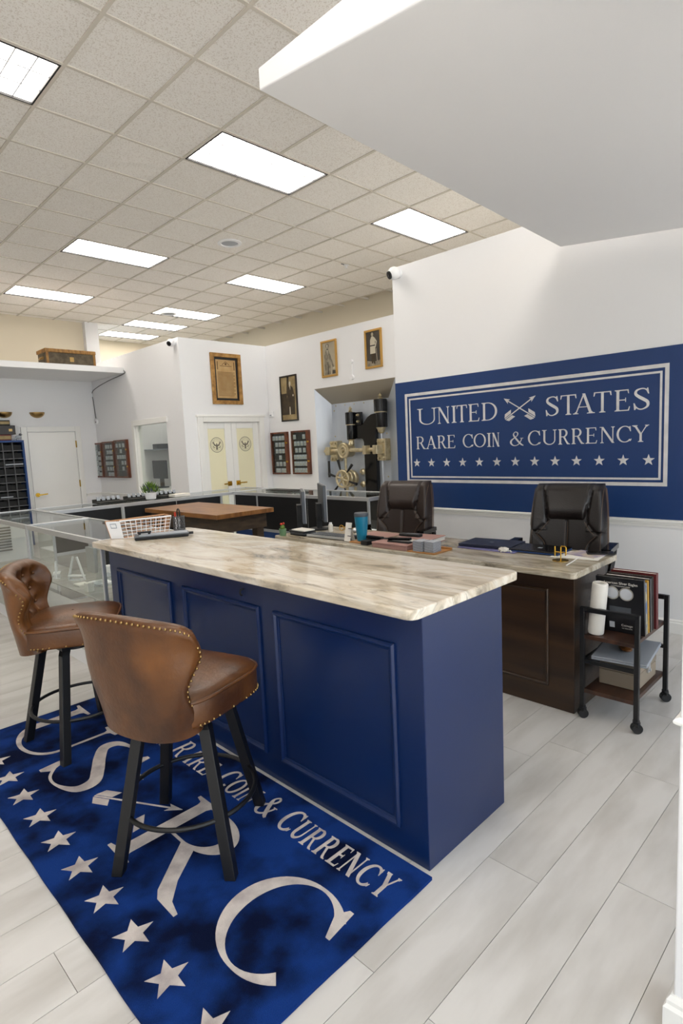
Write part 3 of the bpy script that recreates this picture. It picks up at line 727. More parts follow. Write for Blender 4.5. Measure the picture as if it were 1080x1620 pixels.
make_stool('brown leather bar stool in front, its back turned, on the rug', (.972, 1.828), math.radians(17), math.radians(39))
make_stool('brown leather bar stool at left with tufted back facing the counter', (1.005, 2.945), math.radians(-30), math.radians(6))

# ================================================================ OFFICE CHAIRS
def polydist(p, L):
    d = 9
    for a, c in zip(L[:-1], L[1:]):
        ax, ay = a; cx, cy = c; vx, vy = cx-ax, cy-ay; t_ = max(0, min(1, ((p[0]-ax)*vx+(p[1]-ay)*vy)/(vx*vx+vy*vy)))
        d = min(d, math.hypot(p[0]-ax-t_*vx, p[1]-ay-t_*vy))
    return d
def make_chair(label, loc, a, lm):
    t = thing('office_chair', label, 'chair', (loc[0], loc[1], 0), a, 'executive chairs behind the desk')
    zb, zt = .47, 1.09
    def hw(z):
        if z > .78: return .245-.028*((z-.78)/.31)**2
        k = max(0, (.78-z)/.3); return .245+.018*math.sin(min(1, k)*PI)*0 + .015*k
    wing = [(.160, 1.09), (.130, .88), (.140, .83), (.20, .765), (.245, .79)]
    W2 = [(.245, .80), (.20, .755), (.15, .70), (.13, .62), (.125, .47)]
    W3 = [(.125, .845), (.165, .79), (.19, .765)]
    def front(u, v):
        y = (2*u-1); z = zb+(zt-zb)*v; w = hw(z); Y = y*w; ay = abs(Y)
        x = .055+.035*ay/.24*ay/.24
        x -= (max(0, (abs(y)-.86)/.14))**2*.055
        x -= max(0, (v-.93)/.07)**2*.05
        if z > .8: x += -.02*((z-.8)/.29)**2
        g = min(polydist((ay, z), wing), polydist((ay, z), W2), polydist((ay, z), W3), ay+.0 if z < .85 else 9)
        x -= .013*math.exp(-(g/.008)**2)
        if ay > .13 and z > .78: x += .012
        x -= max(0, z-.55)*.16
        return (x, Y, z)
    b = B().grid(front, 64, 84)
    n = len(b.v)
    b.v += [(p[0]*0-.045-max(0, p[2]-.55)*.16+.02*(abs(p[1])/.25)**2, p[1], p[2]) for p in b.v[:n]]
    V = 85
    b.f += [tuple(i+n for i in f[::-1]) for f in b.f]
    loop = [i*V for i in range(65)] + [64*V+j for j in range(1, V)] + [i*V+V-1 for i in range(63, -1, -1)] + [j for j in range(V-2, 0, -1)]
    b.f += [(loop[k], loop[(k+1) % len(loop)], loop[(k+1) % len(loop)]+n, loop[k]+n) for k in range(len(loop))]
    back_ = part('backrest', b, lm, t, smooth=1, local=True)
    def hp(u, v):                                                # raised head pad following the backrest
        z = .852+.236*v; hwz = .120+.044*v**.8; y = (2*u-1)
        p = front((y*hwz/hw(z)+1)/2, (z-zb)/(zt-zb)); ed = min(1, (1-abs(y))/.22); ed = ed*ed*(3-2*ed)
        bo = math.sin(min(1, v/.30)*PI/2)**.7; tp_ = 1-.75*max(0, (v-.35)/.65)
        return (p[0]-.006+.042*ed*bo*tp_+.012*ed*max(0, v-.2), p[1], z-.012*(1-v)*bo*0)
    part('headrest', B().grid(hp, 40, 28), lm, t, smooth=2, local=True)
    st = B()
    def on(y, z, e=.004):
        u = (y/hw(z)+1)/2; p = front(u, (z-zb)/(zt-zb)); return (p[0]+.008, p[1], p[2])
    for s in (1, -1):
        for L in (W2, W3):
            P = cr([(s*q[0]*.985, q[1]) for q in L if abs(q[0]) < .24], 6); st.tube([on(p[0]-s*.008, p[1]) for p in P], .0016, 4)
        st.tube([on(s*.222, .60+.02*k) for k in range(24)], .0016, 4)
        st.tube([on(s*.007, .50+.018*k) for k in range(20)], .0014, 4)
        xs = lambda z: -.005-max(0, z-.55)*.16
        st.tube([(xs(z), s*(hw(z)+.002), z) for z in [.5+.04*k for k in range(15)]], .003, 4)
        st.tube([(xs(z)-.03, s*(hw(z)+.002), z) for z in [.5+.04*k for k in range(15)]], .003, 4)
    part('stitching', st, 'stitch', back_, local=True)
    def seat(u, v):
        th = 2*PI*u; ph = PI*v; c, s = math.cos(th), math.sin(th); e = .5; r_ = max(.001, math.sin(ph))**.45; z = -math.cos(ph)
        return (.23+.21*math.copysign(abs(c)**e, c)*r_, .25*math.copysign(abs(s)**e, s)*r_, .46+.06*z)
    part('seat', B().grid(seat, 40, 20, cu=True), lm, t, smooth=2, local=True)
    for s in (1, -1):
        P = cr([(.06, s*.28, .52), (.05, s*.30, .66), (.10, s*.305, .70), (.28, s*.305, .70), (.36, s*.30, .68), (.36, s*.29, .5), (.30, s*.26, .45)], 6)
        part('armrest', B().tube(P, .018, 8).obox((.20, s*.305, .712), (.26, .055, .03)), 'gunblk', t, smooth=1, local=True)
    part('gas_column', B().cyl((.2, 0, .09), (.2, 0, .41), .028).obox((.2, 0, .405), (.2, .16, .03)), 'blackmet', t, local=True)
    sb = B()
    for k in range(5):
        q = 2*PI*k/5; sb.obox((.2+.13*math.cos(q), .13*math.sin(q), .085), (.26, .05, .03), rot(q))
    part('star_base', sb, 'blackmet', t, local=True)
    for k in range(5):
        q = 2*PI*k/5; c, s = math.cos(q), math.sin(q)
        part('caster', B().cyl((.2+.25*c-.02*s, .25*s+.02*c, .03), (.2+.25*c+.02*s, .25*s-.02*c, .03), .03).cyl((.2+.25*c, .25*s, .03), (.2+.25*c, .25*s, .08), .008), 'blackmet', t, local=True)
make_chair('brown leather executive chair behind the blue tumbler, left of the sign border', (3.80, 3.085), math.radians(193), 'brleather')
make_chair('black leather executive chair behind the laptops, under the sign stars', (3.78, 1.655), math.radians(190), 'blkleather')

# ================================================================ SHOWCASES
def showcase(label, x0, x1, y0, y1, posts, back=None, glassdirs='', joints=(), kick=.12):
    t = thing('glass_showcase', label, 'display case', ((x0+x1)/2, (y0+y1)/2, 0))
    part('kick_base', B().box(x0+.02, x1-.02, y0+.02, y1-.02, 0, kick), 'white', t)
    w = .022; zt = .915
    for (a, c, d, e) in ((x0, x1, y0, y0+w), (x0, x1, y1-w, y1), (x0, x0+w, y0+w, y1-w), (x1-w, x1, y0+w, y1-w)):
        part('top_rail', B().box(a, c, d, e, zt-.036, zt), 'alu', t, bevel=.002)
    for px, py in posts: part('post', B().box(px-.011, px+.011, py-.011, py+.011, kick, zt-.036), 'alu', t, bevel=.002)
    part('glass_top', B().box(x0+w, x1-w, y0+w, y1-w, zt-.012, zt-.006), 'glass', t)
    return t
# near glass case, continuing from the counter
NX0, NX1 = 1.392, 1.885
t = showcase('clear glass showcase at the left end of the navy counter', NX0, NX1, 3.50, 4.905, [(NX0+.011, 3.511), (NX0+.011, 4.894), (NX1-.011, 3.511), (NX1-.011, 4.894)])
part('glass_front', B().box(NX0+.004, NX0+.008, 3.522, 4.883, .12, .879), 'glass', t)
part('glass_back', B().box(NX1-.008, NX1-.004, 3.522, 4.883, .12, .879), 'glass', t)
part('glass_shelf', B().box(NX0+.03, NX1-.03, 3.53, 4.88, .50, .508), 'deck', t)
t = showcase('clear glass corner showcase beyond the left stool', NX0, NX1, 4.915, 6.42, [(NX0+.011, 4.93), (NX0+.011, 6.405), (NX1-.011, 4.93)])
part('glass_front', B().box(NX0+.004, NX0+.008, 4.945, 6.39, .12, .879), 'glass', t)
part('glass_shelf', B().box(NX0+.03, NX1-.03, 4.95, 6.38, .42, .428), 'deck', t)
part('end_panel', B().box(NX0+.03, NX1-.03, 6.37, 6.385, .12, .879), 'white', t)
g = B()
for k in range(9): g.box(1.50, 1.66, 6.358, 6.372, .53+.028*k, .544+.028*k)
o = part('vent_louvre', g, 'pgrey', t); o['kind'] = 'stuff'
# far case along the office wall, staff side black
t = showcase('long far showcase with black sliding backs under the white plant pot', 1.895, 4.56, 5.90, 6.42, [(2.62, 5.911), (3.84, 5.911), (1.91, 5.911)])
for x0, x1 in ((1.925, 2.60), (2.64, 3.24), (3.25, 3.82)): part('sliding_back', B().box(x0, x1, 5.904, 5.914, .50, .879), 'black', t, bevel=.002)
part('lower_rail', B().box(1.92, 3.98, 5.896, 5.92, .47, .50), 'alu', t)
part('lower_panel', B().box(1.92, 3.98, 5.90, 5.92, .02, .47), 'deck', t)
part('glass_front', B().box(1.92, 4.54, 6.408, 6.412, .12, .879), 'glass', t)
part('deck', B().box(1.93, 4.54, 5.93, 6.40, .50, .51), 'white', t)
t = showcase('right showcase with black sliding backs in front of the vault', 4.0, 4.56, 3.66, 5.89, [(4.011, 5.87), (4.011, 5.42), (4.011, 3.671)])
for y0, y1 in ((4.55, 5.405), (3.69, 4.54)): part('sliding_back', B().box(4.004, 4.014, y0, y1, .50, .879), 'black', t, bevel=.002)
part('sliding_back', B().box(4.004, 4.014, 5.435, 5.855, .50, .879), 'black', t)
part('lower_rail', B().box(3.996, 4.02, 3.68, 5.88, .47, .50), 'alu', t)
part('lower_panel', B().box(4.0, 4.02, 3.68, 5.88, .02, .47), 'cblu', t)
part('glass_front', B().box(4.548, 4.552, 3.69, 5.87, .12, .879), 'glass', t)
part('deck', B().box(4.03, 4.54, 3.69, 5.87, .50, .51), 'white', t)
# things inside the near case
def easel(x, y, a, label, h=.16, zz=.508):
    R = rot(a); b = B()
    for s in (1, -1): b.obox((x+(R@Vector((0, s*.045, 0)))[0], y+(R@Vector((0, s*.045, 0)))[1], zz+h*.48), (.012, .012, h*.98), R @ Matrix.Rotation(s*.32, 3, 'X'))
    b.obox((x, y, zz+.035), (.05, .12, .008), R); b.obox((x, y, zz+.004), (.05, .11, .008), R)
    return solo('display_easel', b, 'white', label, 'easel', (x, y, zz), 'display easels in the glass showcase')
easel(1.56, 4.42, .5, 'white display easel in the near glass showcase, nearest the left stool', .19)
easel(1.50, 4.66, -.4, 'white display easel in the near glass showcase, behind the taller easel', .13)
for k, (x, y, sx, sy, h, mt, nm, lb) in enumerate(((1.76, 4.62, .03, .16, .20, 'alu', 'display_box', 'upright silver box at the back of the near glass showcase'),
        (1.83, 4.43, .05, .07, .19, 'black2', 'display_stand', 'small black display stand right of the silver showcase box'),
        (1.78, 4.36, .05, .08, .08, 'white', 'white_card_box', 'small white box beside the black stand in the showcase'),
        (1.48, 3.84, .09, .08, .08, 'clear', 'acrylic_block', 'clear acrylic block low in the near showcase by the counter'),
        (1.48, 3.98, .05, .05, .06, 'paper', 'paper_cube', 'small white paper cube left of the acrylic block'),
        (1.62, 4.12, .12, .16, .02, 'white', 'white_tray', 'low white tray right of the taller showcase easel'),
        (1.52, 4.22, .08, .10, .012, 'paper', 'price_card', 'flat white card at the front of the near showcase'),
        (1.70, 4.22, .06, .06, .05, 'clear', 'acrylic_riser', 'clear acrylic riser in the middle of the near showcase'))):
    solo(nm, B().box(x-sx/2, x+sx/2, y-sy/2, y+sy/2, .508, .508+h), mt, lb, 'display', (x, y, .508), bevel=.003)
b = B().obox((1.56, 3.98, .605), (.010, .07, .24), Matrix.Rotation(.6, 3, 'X'))
solo('acrylic_holder', b, 'clear', 'leaning clear acrylic coin holder in the near glass showcase', 'holder', (1.56, 3.98, .508))
# trays and plant on the far case
for k, (x, y) in enumerate(((2.62, 6.22), (2.98, 6.25), (3.32, 6.25))):
    t = thing('coin_tray', ('left', 'middle', 'right')[k]+' dark tray of coins on the far showcase below the coin cases', 'tray', (x, y, .915), 0, 'coin trays on the far showcase')
    part('tray', B().box(x-.15, x+.15, y-.10, y+.10, .915, .93).box(x-.15, x+.15, y+.09, y+.10, .93, .955), 'felt', t)
    for r_ in range(5): part('coin_slab', B().obox((x-.11+.055*r_, y+.03, .962), (.034, .006, .042), Matrix.Rotation(-.5, 3, 'X')), 'lgrey', t)
t = thing('potted_plant', 'small leafy plant with lavender blooms in a white pot on the far showcase', 'plant', (3.02, 6.06, .915))
part('pot', B().lathe([(.045, .915), (.055, .92), (.065, .985), (.058, .985), (.052, .975)], (3.02, 6.06, 0), 20), 'white', t, smooth=True)
lf = B(); bl = B(); r_ = random.Random(5)
for k in range(170):
    a = r_.random()*2*PI; e = r_.random()**.6; R_ = .105*math.sqrt(r_.random()); h = 1.0+.105*r_.random()*(1-R_*R_/.02)
    p = Vector((3.02+R_*math.cos(a), 6.06+R_*math.sin(a), h)); d = Vector((math.cos(a)*.7, math.sin(a)*.7, .6+r_.random())).normalized()*.035
    sd = d.cross(Vector((0,0,1))).normalized()*.010
    (lf if k % 5 else bl).add([p-d*.4, p+sd, p+d, p-sd, p+Vector((0,0,.004))], [(0,1,4),(1,2,4),(2,3,4),(3,0,4)])
o = part('foliage', lf, 'green', t, fixn=False); o['kind'] = 'stuff'
o = part('blooms', bl, 'lav', t, fixn=False); o['kind'] = 'stuff'
solo('white_box', B().box(3.28, 3.48, 6.0, 6.14, .915, .945), 'paper', 'flat white box right of the plant pot on the far showcase', 'box', (3.38, 6.07, .915), bevel=.003)
solo('dark_folder', B().box(4.24, 4.40, 5.05, 5.55, .915, .926), 'felt', 'dark flat folder on the right showcase behind the monitors', 'folder', (4.32, 5.3, .915))

# ================================================================ WOODEN TABLE
t = thing('work_table', 'rustic work table with honey wood top and dark apron behind the counter', 'table', (3.07, 5.0, 0))
part('tabletop', B().box(2.75, 3.39, 4.33, 5.68, .818, .86), 'table', t, bevel=.004)
part('apron', B().box(2.80, 3.34, 4.39, 4.42, .68, .818).box(2.80, 2.83, 4.42, 5.60, .68, .818).box(3.31, 3.34, 4.42, 5.60, .68, .818).box(2.80, 3.34, 5.60, 5.63, .68, .818), 'oldwood', t)
for x in (2.855, 3.285):
    for y in (4.46, 5.56): part('leg', B().box(x-.04, x+.04, y-.04, y+.04, 0, .818), 'oldwood', t, bevel=.004)

# ================================================================ VAULT
t = thing('bank_vault', 'old steel bank vault door with wheel, rods and black hinge arm', 'vault', (VX, 5.64, 0))
IX = 6.14
Y0, Y1, I0_, I1_ = 6.42, 4.86, 6.29, 5.17
part('jamb_plate', B().add([(VX, Y0, 0), (VX, Y0, 2.26), (IX, I0_, 2.03), (IX, I0_, 0)], [(0,1,2,3)]), 'steel', t)
part('jamb_plate', B().add([(VX, Y1, 0), (VX, Y1, 2.26), (IX, I1_, 2.03), (IX, I1_, 0)], [(0,1,2,3)]), 'steel', t)
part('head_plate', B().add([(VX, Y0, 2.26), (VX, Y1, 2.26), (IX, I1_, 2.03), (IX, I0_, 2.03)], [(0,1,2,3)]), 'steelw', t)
part('door_plate', B().box(IX, IX+.08, I1_, I0_, 0, 2.05), 'steel', t)
bz = B()
for z in (1.93, 1.55, .95, .72):
    for y in (6.24, 5.22): bz.sphere((IX-.003, y, z), .012, 8, 5)
for k in range(6): bz.sphere((IX-.003, 6.2-.19*k, 2.0), .010, 8, 5)
o = part('rivets', bz, 'vbrass', t, smooth=2); o['kind'] = 'stuff'
arm = [(5.77, 1.50), (5.66, 1.50), (5.62, 1.485), (5.60, 1.44), (5.60, .2), (5.37, .2), (5.375, 1.54), (5.36, 1.60), (5.32, 1.635), (5.20, 1.635), (5.20, 1.83), (5.38, 1.835), (5.45, 1.825), (5.52, 1.79), (5.57, 1.74), (5.61, 1.70), (5.65, 1.69), (5.77, 1.69)]
part('hinge_arm', B().prism(arm, lambda u, v, w: (w, u, v), IX-.07, IX-.0), 'gunblk', t, bevel=.008)
def finial(x, y, z, s=1): return [(.012*s, z), (.03*s, z+.005), (.034*s, z+.02*s), (.018*s, z+.028*s), (.014*s, z+.036*s), (.026*s, z+.046*s), (.026*s, z+.058*s), (.012*s, z+.068*s), (.014*s, z+.078*s), (.002, z+.086*s)]
x, y = 6.05, 5.82
part('cylinder', B().lathe([(.072, 1.705), (.078, 1.71), (.078, 1.872), (.070, 1.878)], (x, y, 0), 28), 'gunblk', t, smooth=True)
part('cylinder', B().lathe([(.062, 1.49), (.064, 1.495), (.064, 1.695)], (x, y, 0), 28), 'gunblk', t, smooth=True)
part('collar', B().lathe([(.070, 1.694), (.073, 1.696), (.073, 1.706)], (x, y, 0), 28), 'vbrass', t, smooth=True)
part('finial', B().lathe(finial(x, y, 1.878), (x, y, 0), 20), 'vbrass', t, smooth=True)
part('lower_nut', B().lathe([(.03, 1.40), (.045, 1.42), (.04, 1.47), (.055, 1.49)], (x, y, 0), 20), 'vbrass', t, smooth=True)
part('mount_plate', B().box(6.06, 6.10, 5.625, 5.78, 1.69, 1.872), 'gunblk', t, bevel=.004)
for z in (1.74, 1.83): part('bolt', B().cyl((6.06, 5.68, z), (6.03, 5.68, z), .02, .014, 12), 'vbrass', t, smooth=True)
x, y = 6.04, 5.235
part('cylinder', B().lathe([(.088, 1.845), (.092, 1.85), (.092, 2.01), (.086, 2.015)], (x, y, 0), 28), 'gunblk', t, smooth=True)
part('cylinder', B().lathe([(.069, 1.635), (.071, 1.64), (.071, 1.836)], (x, y, 0), 28), 'gunblk', t, smooth=True)
part('collar', B().lathe([(.088, 1.834), (.09, 1.837), (.09, 1.846)], (x, y, 0), 28), 'vbrass', t, smooth=True)
part('finial', B().lathe(finial(x, y, 2.015), (x, y, 0), 20), 'vbrass', t, smooth=True)
part('lower_nut', B().lathe([(.02, 1.55), (.045, 1.57), (.05, 1.60), (.07, 1.635)], (x, y, 0), 20), 'vbrass', t, smooth=True)
part('push_rod', B().cyl((6.04, 5.235, .35), (6.04, 5.235, 1.56), .013), 'steel', t, smooth=True)
part('cross_rod', B().cyl((5.95, 6.24, 1.335), (5.95, 5.22, 1.335), .029, n=20), 'vbrass', t, smooth=True)
def lockblock(y, s):
    b = B().box(5.88, 6.10, y-.040, y+.040, 1.275, 1.395).box(6.02, 6.14, y-.075, y+.075, 1.18, 1.48)
    part('lock_block', b, 'vbrass', t, bevel=.008)
    for z in (1.215, 1.445):
        for d in (-.04, .04): part('bolt', B().cyl((6.02, y+d, z), (5.995, y+d, z), .02, .015, 10), 'vbrass', t, smooth=True)
lockblock(6.17, 1); lockblock(5.235, -1)
part('rod_collar', B().box(5.87, 5.97, 5.39, 5.45, 1.275, 1.395), 'vbrass', t, bevel=.005)
part('rod_tip', B().lathe([(.042, 0), (.042, .03), (.026, .04), (.026, .06)], (5.95, 6.22, 1.335), 16, Matrix.Rotation(-PI/2, 3, 'X')), 'vbrass', t, smooth=True)
RXm = Matrix.Rotation(-PI/2, 3, 'Y')                            # local z -> -x
part('gear_drum', B().lathe([(.095, 0), (.095, .12), (.112, .125), (.112, .165), (.10, .172), (.09, .165), (.07, .165), (.06, .178), (.035, .18), (.025, .165), (.022, .195), (.002, .2)], (6.07, 5.86, 1.335), 36, RXm), 'vbrass', t, smooth=True)
part('connecting_rod', B().cyl((5.95, 5.86, 1.24), (5.95, 5.86, 1.05), .018).cyl((5.95, 5.82, 1.30), (6.03, 5.82, 1.47), .02), 'vbrass', t, smooth=True)
part('wheel_drum', B().lathe([(.115, 0), (.125, .02), (.125, .06), (.112, .07), (.112, .09), (.125, .10), (.125, .14), (.115, .15), (.03, .15), (.03, .23)], (6.08, 5.85, .93), 36, RXm), 'vbrass', t, smooth=True)
wc = Vector((5.86, 5.85, .93)); ring = B().tube([wc+Vector((0, .118*math.cos(2*PI*k/40), .118*math.sin(2*PI*k/40))) for k in range(40)], .019, 8, True)
rim_ = part('wheel_rim', ring, 'vbrass', t, smooth=2)
part('wheel_hub', B().lathe([(.035, 0), (.035, .03), (.02, .04), (.002, .045)], (5.88, 5.85, .93), 20, RXm), 'vbrass', t, smooth=True)
for k in range(6):
    a = 2*PI*k/6+.25; d = Vector((0, math.cos(a), math.sin(a)))
    part('wheel_spoke', B().cyl(wc+d*.02, wc+d*.118, .013), 'vbrass', rim_, smooth=True)
    part('wheel_handle', B().cyl(wc+d*.155, wc+d*.285, .013, .021, 12).cyl(wc+d*.12, wc+d*.16, .010), 'black2', rim_, smooth=True)
part('hanging_rod', B().cyl((5.92, 6.18, 1.19), (5.92, 6.18, .95), .018), 'black2', t, smooth=True)
for z in (1.02, .84): part('latch_bolt', B().lathe([(.02, 0), (.045, .02), (.045, .05), (.02, .07), (.018, .09)], (IX, 5.67, z), 16, RXm), 'vbrass', t, smooth=True)
part('lower_latch', B().box(5.98, 6.12, 5.70, 6.05, .66, .72).cyl((6.05, 5.95, .60), (6.05, 5.95, .80), .022).cyl((6.05, 5.78, .60), (6.05, 5.78, .80), .022), 'vbrass', t, bevel=.006)

# ================================================================ PICTURES AND COIN CASES
def wallmap(plane, at):
    return (lambda u, v, w: (at-w, -u, v)) if plane == 'x' else (lambda u, v, w: (u, at-w, v))   # u to the viewer's right
def pic(label, plane, at, u0, u1, v0, v1, fw, fmat, bgmat, figs, mat_w=0, mat_m=None, depth=.025, cat='picture'):
    mp = wallmap(plane, at); c = mp((u0+u1)/2, v0, 0)
    t = thing('framed_picture', label, cat, c)
    b = B()
    for (a, c_, d, e) in ((u0, u1, v0, v0+fw), (u0, u1, v1-fw, v1), (u0, u0+fw, v0+fw, v1-fw), (u1-fw, u1, v0+fw, v1-fw)):
        b.prism([(a, d), (c_, d), (c_, e), (a, e)], mp, 0, depth)
    part('frame', b, fmat, t, bevel=.004)
    a, c_, d, e = u0+fw, u1-fw, v0+fw, v1-fw
    if mat_w:
        part('mat_border', B().prism([(a, d), (c_, d), (c_, e), (a, e)], mp, 0, .008), mat_m, t)
        a, c_, d, e = a+mat_w, c_-mat_w, d+mat_w, e-mat_w
    part('picture', B().prism([(a, d), (c_, d), (c_, e), (a, e)], mp, 0, .010), bgmat, t)
    for i, (nm, mt, polys) in enumerate(figs):
        b = B()
        for q in polys: b.prism([(a+u*(c_-a), d+v*(e-d)) for u, v in q], mp, .0102, .0112+.0004*i)
        o = part(nm, b, mt, t)
        if len(polys) > 1: o['kind'] = 'stuff'
    return t
def ell(cx, cy, rx, ry, n=14): return [(cx+rx*math.cos(2*PI*k/n), cy+ry*math.sin(2*PI*k/n)) for k in range(n)]
man = lambda lean: [[(.30, 0), (.62, 0), (.64, .35), (.70, .62), (.60, .74), (.48, .77), (.36, .74), (.28, .60), (.27, .3)], [(.60, .72), (.74, .56), (.80, .42), (.74, .40), (.62, .56)]]
pic('tall dark framed sepia portrait above the vault side coin cases', 'x', VX, -7.20, -6.80, 1.825, 2.53, .022, 'bframe', 'sepl',
    [('backdrop', 'sepd', [[(0, .12), (.42, .12), (.36, .62), (0, .62)], [(.34, .55), (.42, 1), (.55, 1), (.5, .6)]]), ('coat', 'sepd', [[(.40, .12), (.86, .12), (.90, .5), (.78, .74), (.62, .80), (.48, .74), (.38, .5)]]),
     ('figure', 'cream', [ell(.60, .84, .06, .05), [(.56, .8), (.64, .8), (.62, .68)], ell(.79, .56, .04, .025), [(.50, .12), (.58, .12), (.57, .3), (.51, .3)]])])
pic('left gilt framed standing portrait, man in a pale coat, above the vault', 'x', VX, -6.218, -5.90, 2.40, 2.916, .028, 'gframe', 'greyl',
    [('coat', 'greym', [[(.12, .02), (.58, .02), (.60, .35), (.58, .62), (.44, .78), (.24, .78), (.12, .62)], [(.52, .7), (.64, .56), (.86, .24), (.76, .2), (.54, .46)]]),
     ('dark_details', 'greyd', [ell(.38, .89, .11, .065), [(.70, .02), (1, .02), (1, .12), (.72, .14)], [(.36, .02), (.44, .02), (.42, .4), (.38, .4)], [(.30, .80), (.46, .80), (.40, .74)]]),
     ('face', 'cream', [ell(.38, .885, .065, .055), [(.34, .77), (.42, .77), (.38, .6)], ell(.84, .20, .07, .03)])])
pic('right gilt framed standing portrait, man in a light tunic and dark trousers, above the vault', 'x', VX, -5.357, -5.056, 2.42, 2.924, .028, 'gframe', 'greyd',
    [('floor', 'greym', [[(0, 0), (1, 0), (1, .16), (.5, .12), (0, .18)]]), ('trousers', 'sepd', [[(.36, .08), (.46, .08), (.50, .36), (.32, .38)], [(.5, .06), (.60, .06), (.62, .36), (.48, .36)]]),
     ('tunic', 'cream', [[(.26, .36), (.64, .36), (.62, .58), (.62, .80), (.50, .86), (.38, .86), (.28, .76), (.27, .55)], [(.60, .82), (.76, .70), (.66, .52), (.60, .56), (.68, .69), (.6, .74)]]),
     ('head', 'greyl', [ell(.44, .92, .075, .055), [(.68, .5), (.71, .5), (.76, .12), (.73, .12)]]), ('belt', 'black2', [[(.27, .58), (.63, .58), (.63, .61), (.27, .61)]])])
lines = [[(.06+.0*k, .06+.032*k), (.94 if k % 3 else .86, .06+.032*k), (.94 if k % 3 else .86, .071+.032*k), (.06, .071+.032*k)] for k in range(20)]
lines += [[(.3, .87), (.5, .96), (.7, .87), (.68, .86), (.5, .945), (.32, .86)], ell(.5, .89, .05, .03), [(.06, .74), (.10, .74), (.10, .95), (.06, .95)], [(.9, .74), (.94, .74), (.94, .95), (.9, .95)], [(.2, .83), (.8, .83), (.8, .845), (.2, .845)]]
pic('large antique framed document on parchment above the double doors', 'y', DY, 4.865, 5.405, 2.115, 2.875, .058, 'oframe', 'parch', [('script_lines', 'ink', lines)], .035, 'black2', .035, 'document')

CASE_N = 0
hold_src = {}
def coin_case(label, plane, at, u0, u1, v0, v1, rows, slot, where):
    mp = wallmap(plane, at); t = thing('coin_display_case', label, 'display case', mp((u0+u1)/2, v0, 0)); D = .05
    fw = .026; b = B()
    for (a, c_, d, e) in ((u0, u1, v0, v0+fw), (u0, u1, v1-fw, v1), (u0, u0+fw, v0+fw, v1-fw), (u1-fw*2.0, u1, v0+fw, v1-fw)):
        b.prism([(a, d), (c_, d), (c_, e), (a, e)], mp, 0, D)
    part('frame', b, 'fwood', t, bevel=.003)
    a, c_, d, e = u0+fw, u1-fw*2, v0+fw, v1-fw
    part('backing', B().prism([(a, d), (c_, d), (c_, e), (a, e)], mp, 0, .008), 'felt', t)
    n = len(rows); h = (e-d)/n
    for k in range(n):
        z = d+h*k
        if k: part('shelf', B().prism([(a, z-.004), (c_, z-.004), (c_, z), (a, z)], mp, .008, .044), 'bframe', t)
    for z in (v0+(v1-v0)*.30, v0+(v1-v0)*.74): part('catch', B().prism([(u1-.03, z-.012), (u1+.008, z-.012), (u1+.008, z+.012), (u1-.03, z+.012)], mp, D, D+.008), 'gold', t)
    sw, sh = slot, h*.66
    SH = ['bottom', 'fifth', 'fourth', 'third', 'second', 'top']; OR = ['first', 'second', 'third', 'fourth', 'fifth']
    for k, row in enumerate(rows[::-1]):
        z = d+h*k
        for q_, i in enumerate(row):
            uc = a+(c_-a)*(i+.5)/5; c = mp(uc, z, .026)
            key = (plane, round(sw, 3), round(sh, 3))
            if key not in hold_src:
                bb = B(); lm = (lambda u, v, w: (-w, -u, v)) if plane == 'x' else (lambda u, v, w: (u, -w, v))
                bb.prism([(-sw/2, 0), (sw/2, 0), (sw/2, sh), (-sw/2, sh)], lm, -.006, .006)
                o = part('coin_holder', bb, 'slab', None); cb = B().prism(ell(0, sh*.36, sw*.34, sw*.34, 12), lm, .0062, .0075)
                p = part('coin', cb, 'coin', o); ORG.pop(p.name, None)
                hold_src[key] = (o, p)
            else:
                so, sp = hold_src[key]; o = so.copy(); COL.objects.link(o); p = sp.copy(); COL.objects.link(p); p.parent = o
            o.location = c
            tag(o, OR[q_]+' slabbed coin from left on '+SH[k]+' shelf of the '+where, 'coin', 'slabbed coins in the '+where)
    part('glass', B().prism([(a, d), (c_, d), (c_, e), (a, e)], mp, .045, .047), 'glass2', t)
coin_case('left wooden coin display case beside the double doors', 'x', VX, -7.475, -7.07, .993, 1.665, [[0,1.2,2.4,3.6],[1,2.3,3.5],[1,2.3,3.5],[2.2],[1,2.3,3.7],[.8,1.7,2.9,3.9]], .058, 'left vault case')
coin_case('right wooden coin display case beside the vault', 'x', VX, -6.964, -6.559, .995, 1.668, [[.1,3.4],[.3,1.4,2.6,3.8],[.6,1.9,3.4],[0,1,2,3,4],[0,1,2,3,4],[0,1,2,3,4]], .054, 'right vault case')
coin_case('leftmost of three wooden coin cases near the far corner', 'x', OX, -10.85, -10.40, 1.03, 1.655, [[0,1.5],[.4,1.4,2.6,3.8],[.4,1.6,2.8,4],[.8,2,3.2],[1,2.4,3.8],[1,2.2,3.4]], .06, 'leftmost corner case')
coin_case('middle of three wooden coin cases near the far corner', 'x', OX, -10.36, -9.89, 1.03, 1.665, [[.8,2,3.4],[1.4,2.6,3.8],[.6,1.8,3,4],[.4,1.6,2.8,4],[1,2.4,3.8],[1.4,2.6,3.8]], .06, 'middle corner case')
coin_case('rightmost of three wooden coin cases, next to the office window', 'x', OX, -9.86, -9.385, 1.03, 1.675, [[0,1.6,3.2],[1.8],[.2,1.4,2.6,3.8],[2.2,3.6],[2.4],[]], .06, 'rightmost corner case')

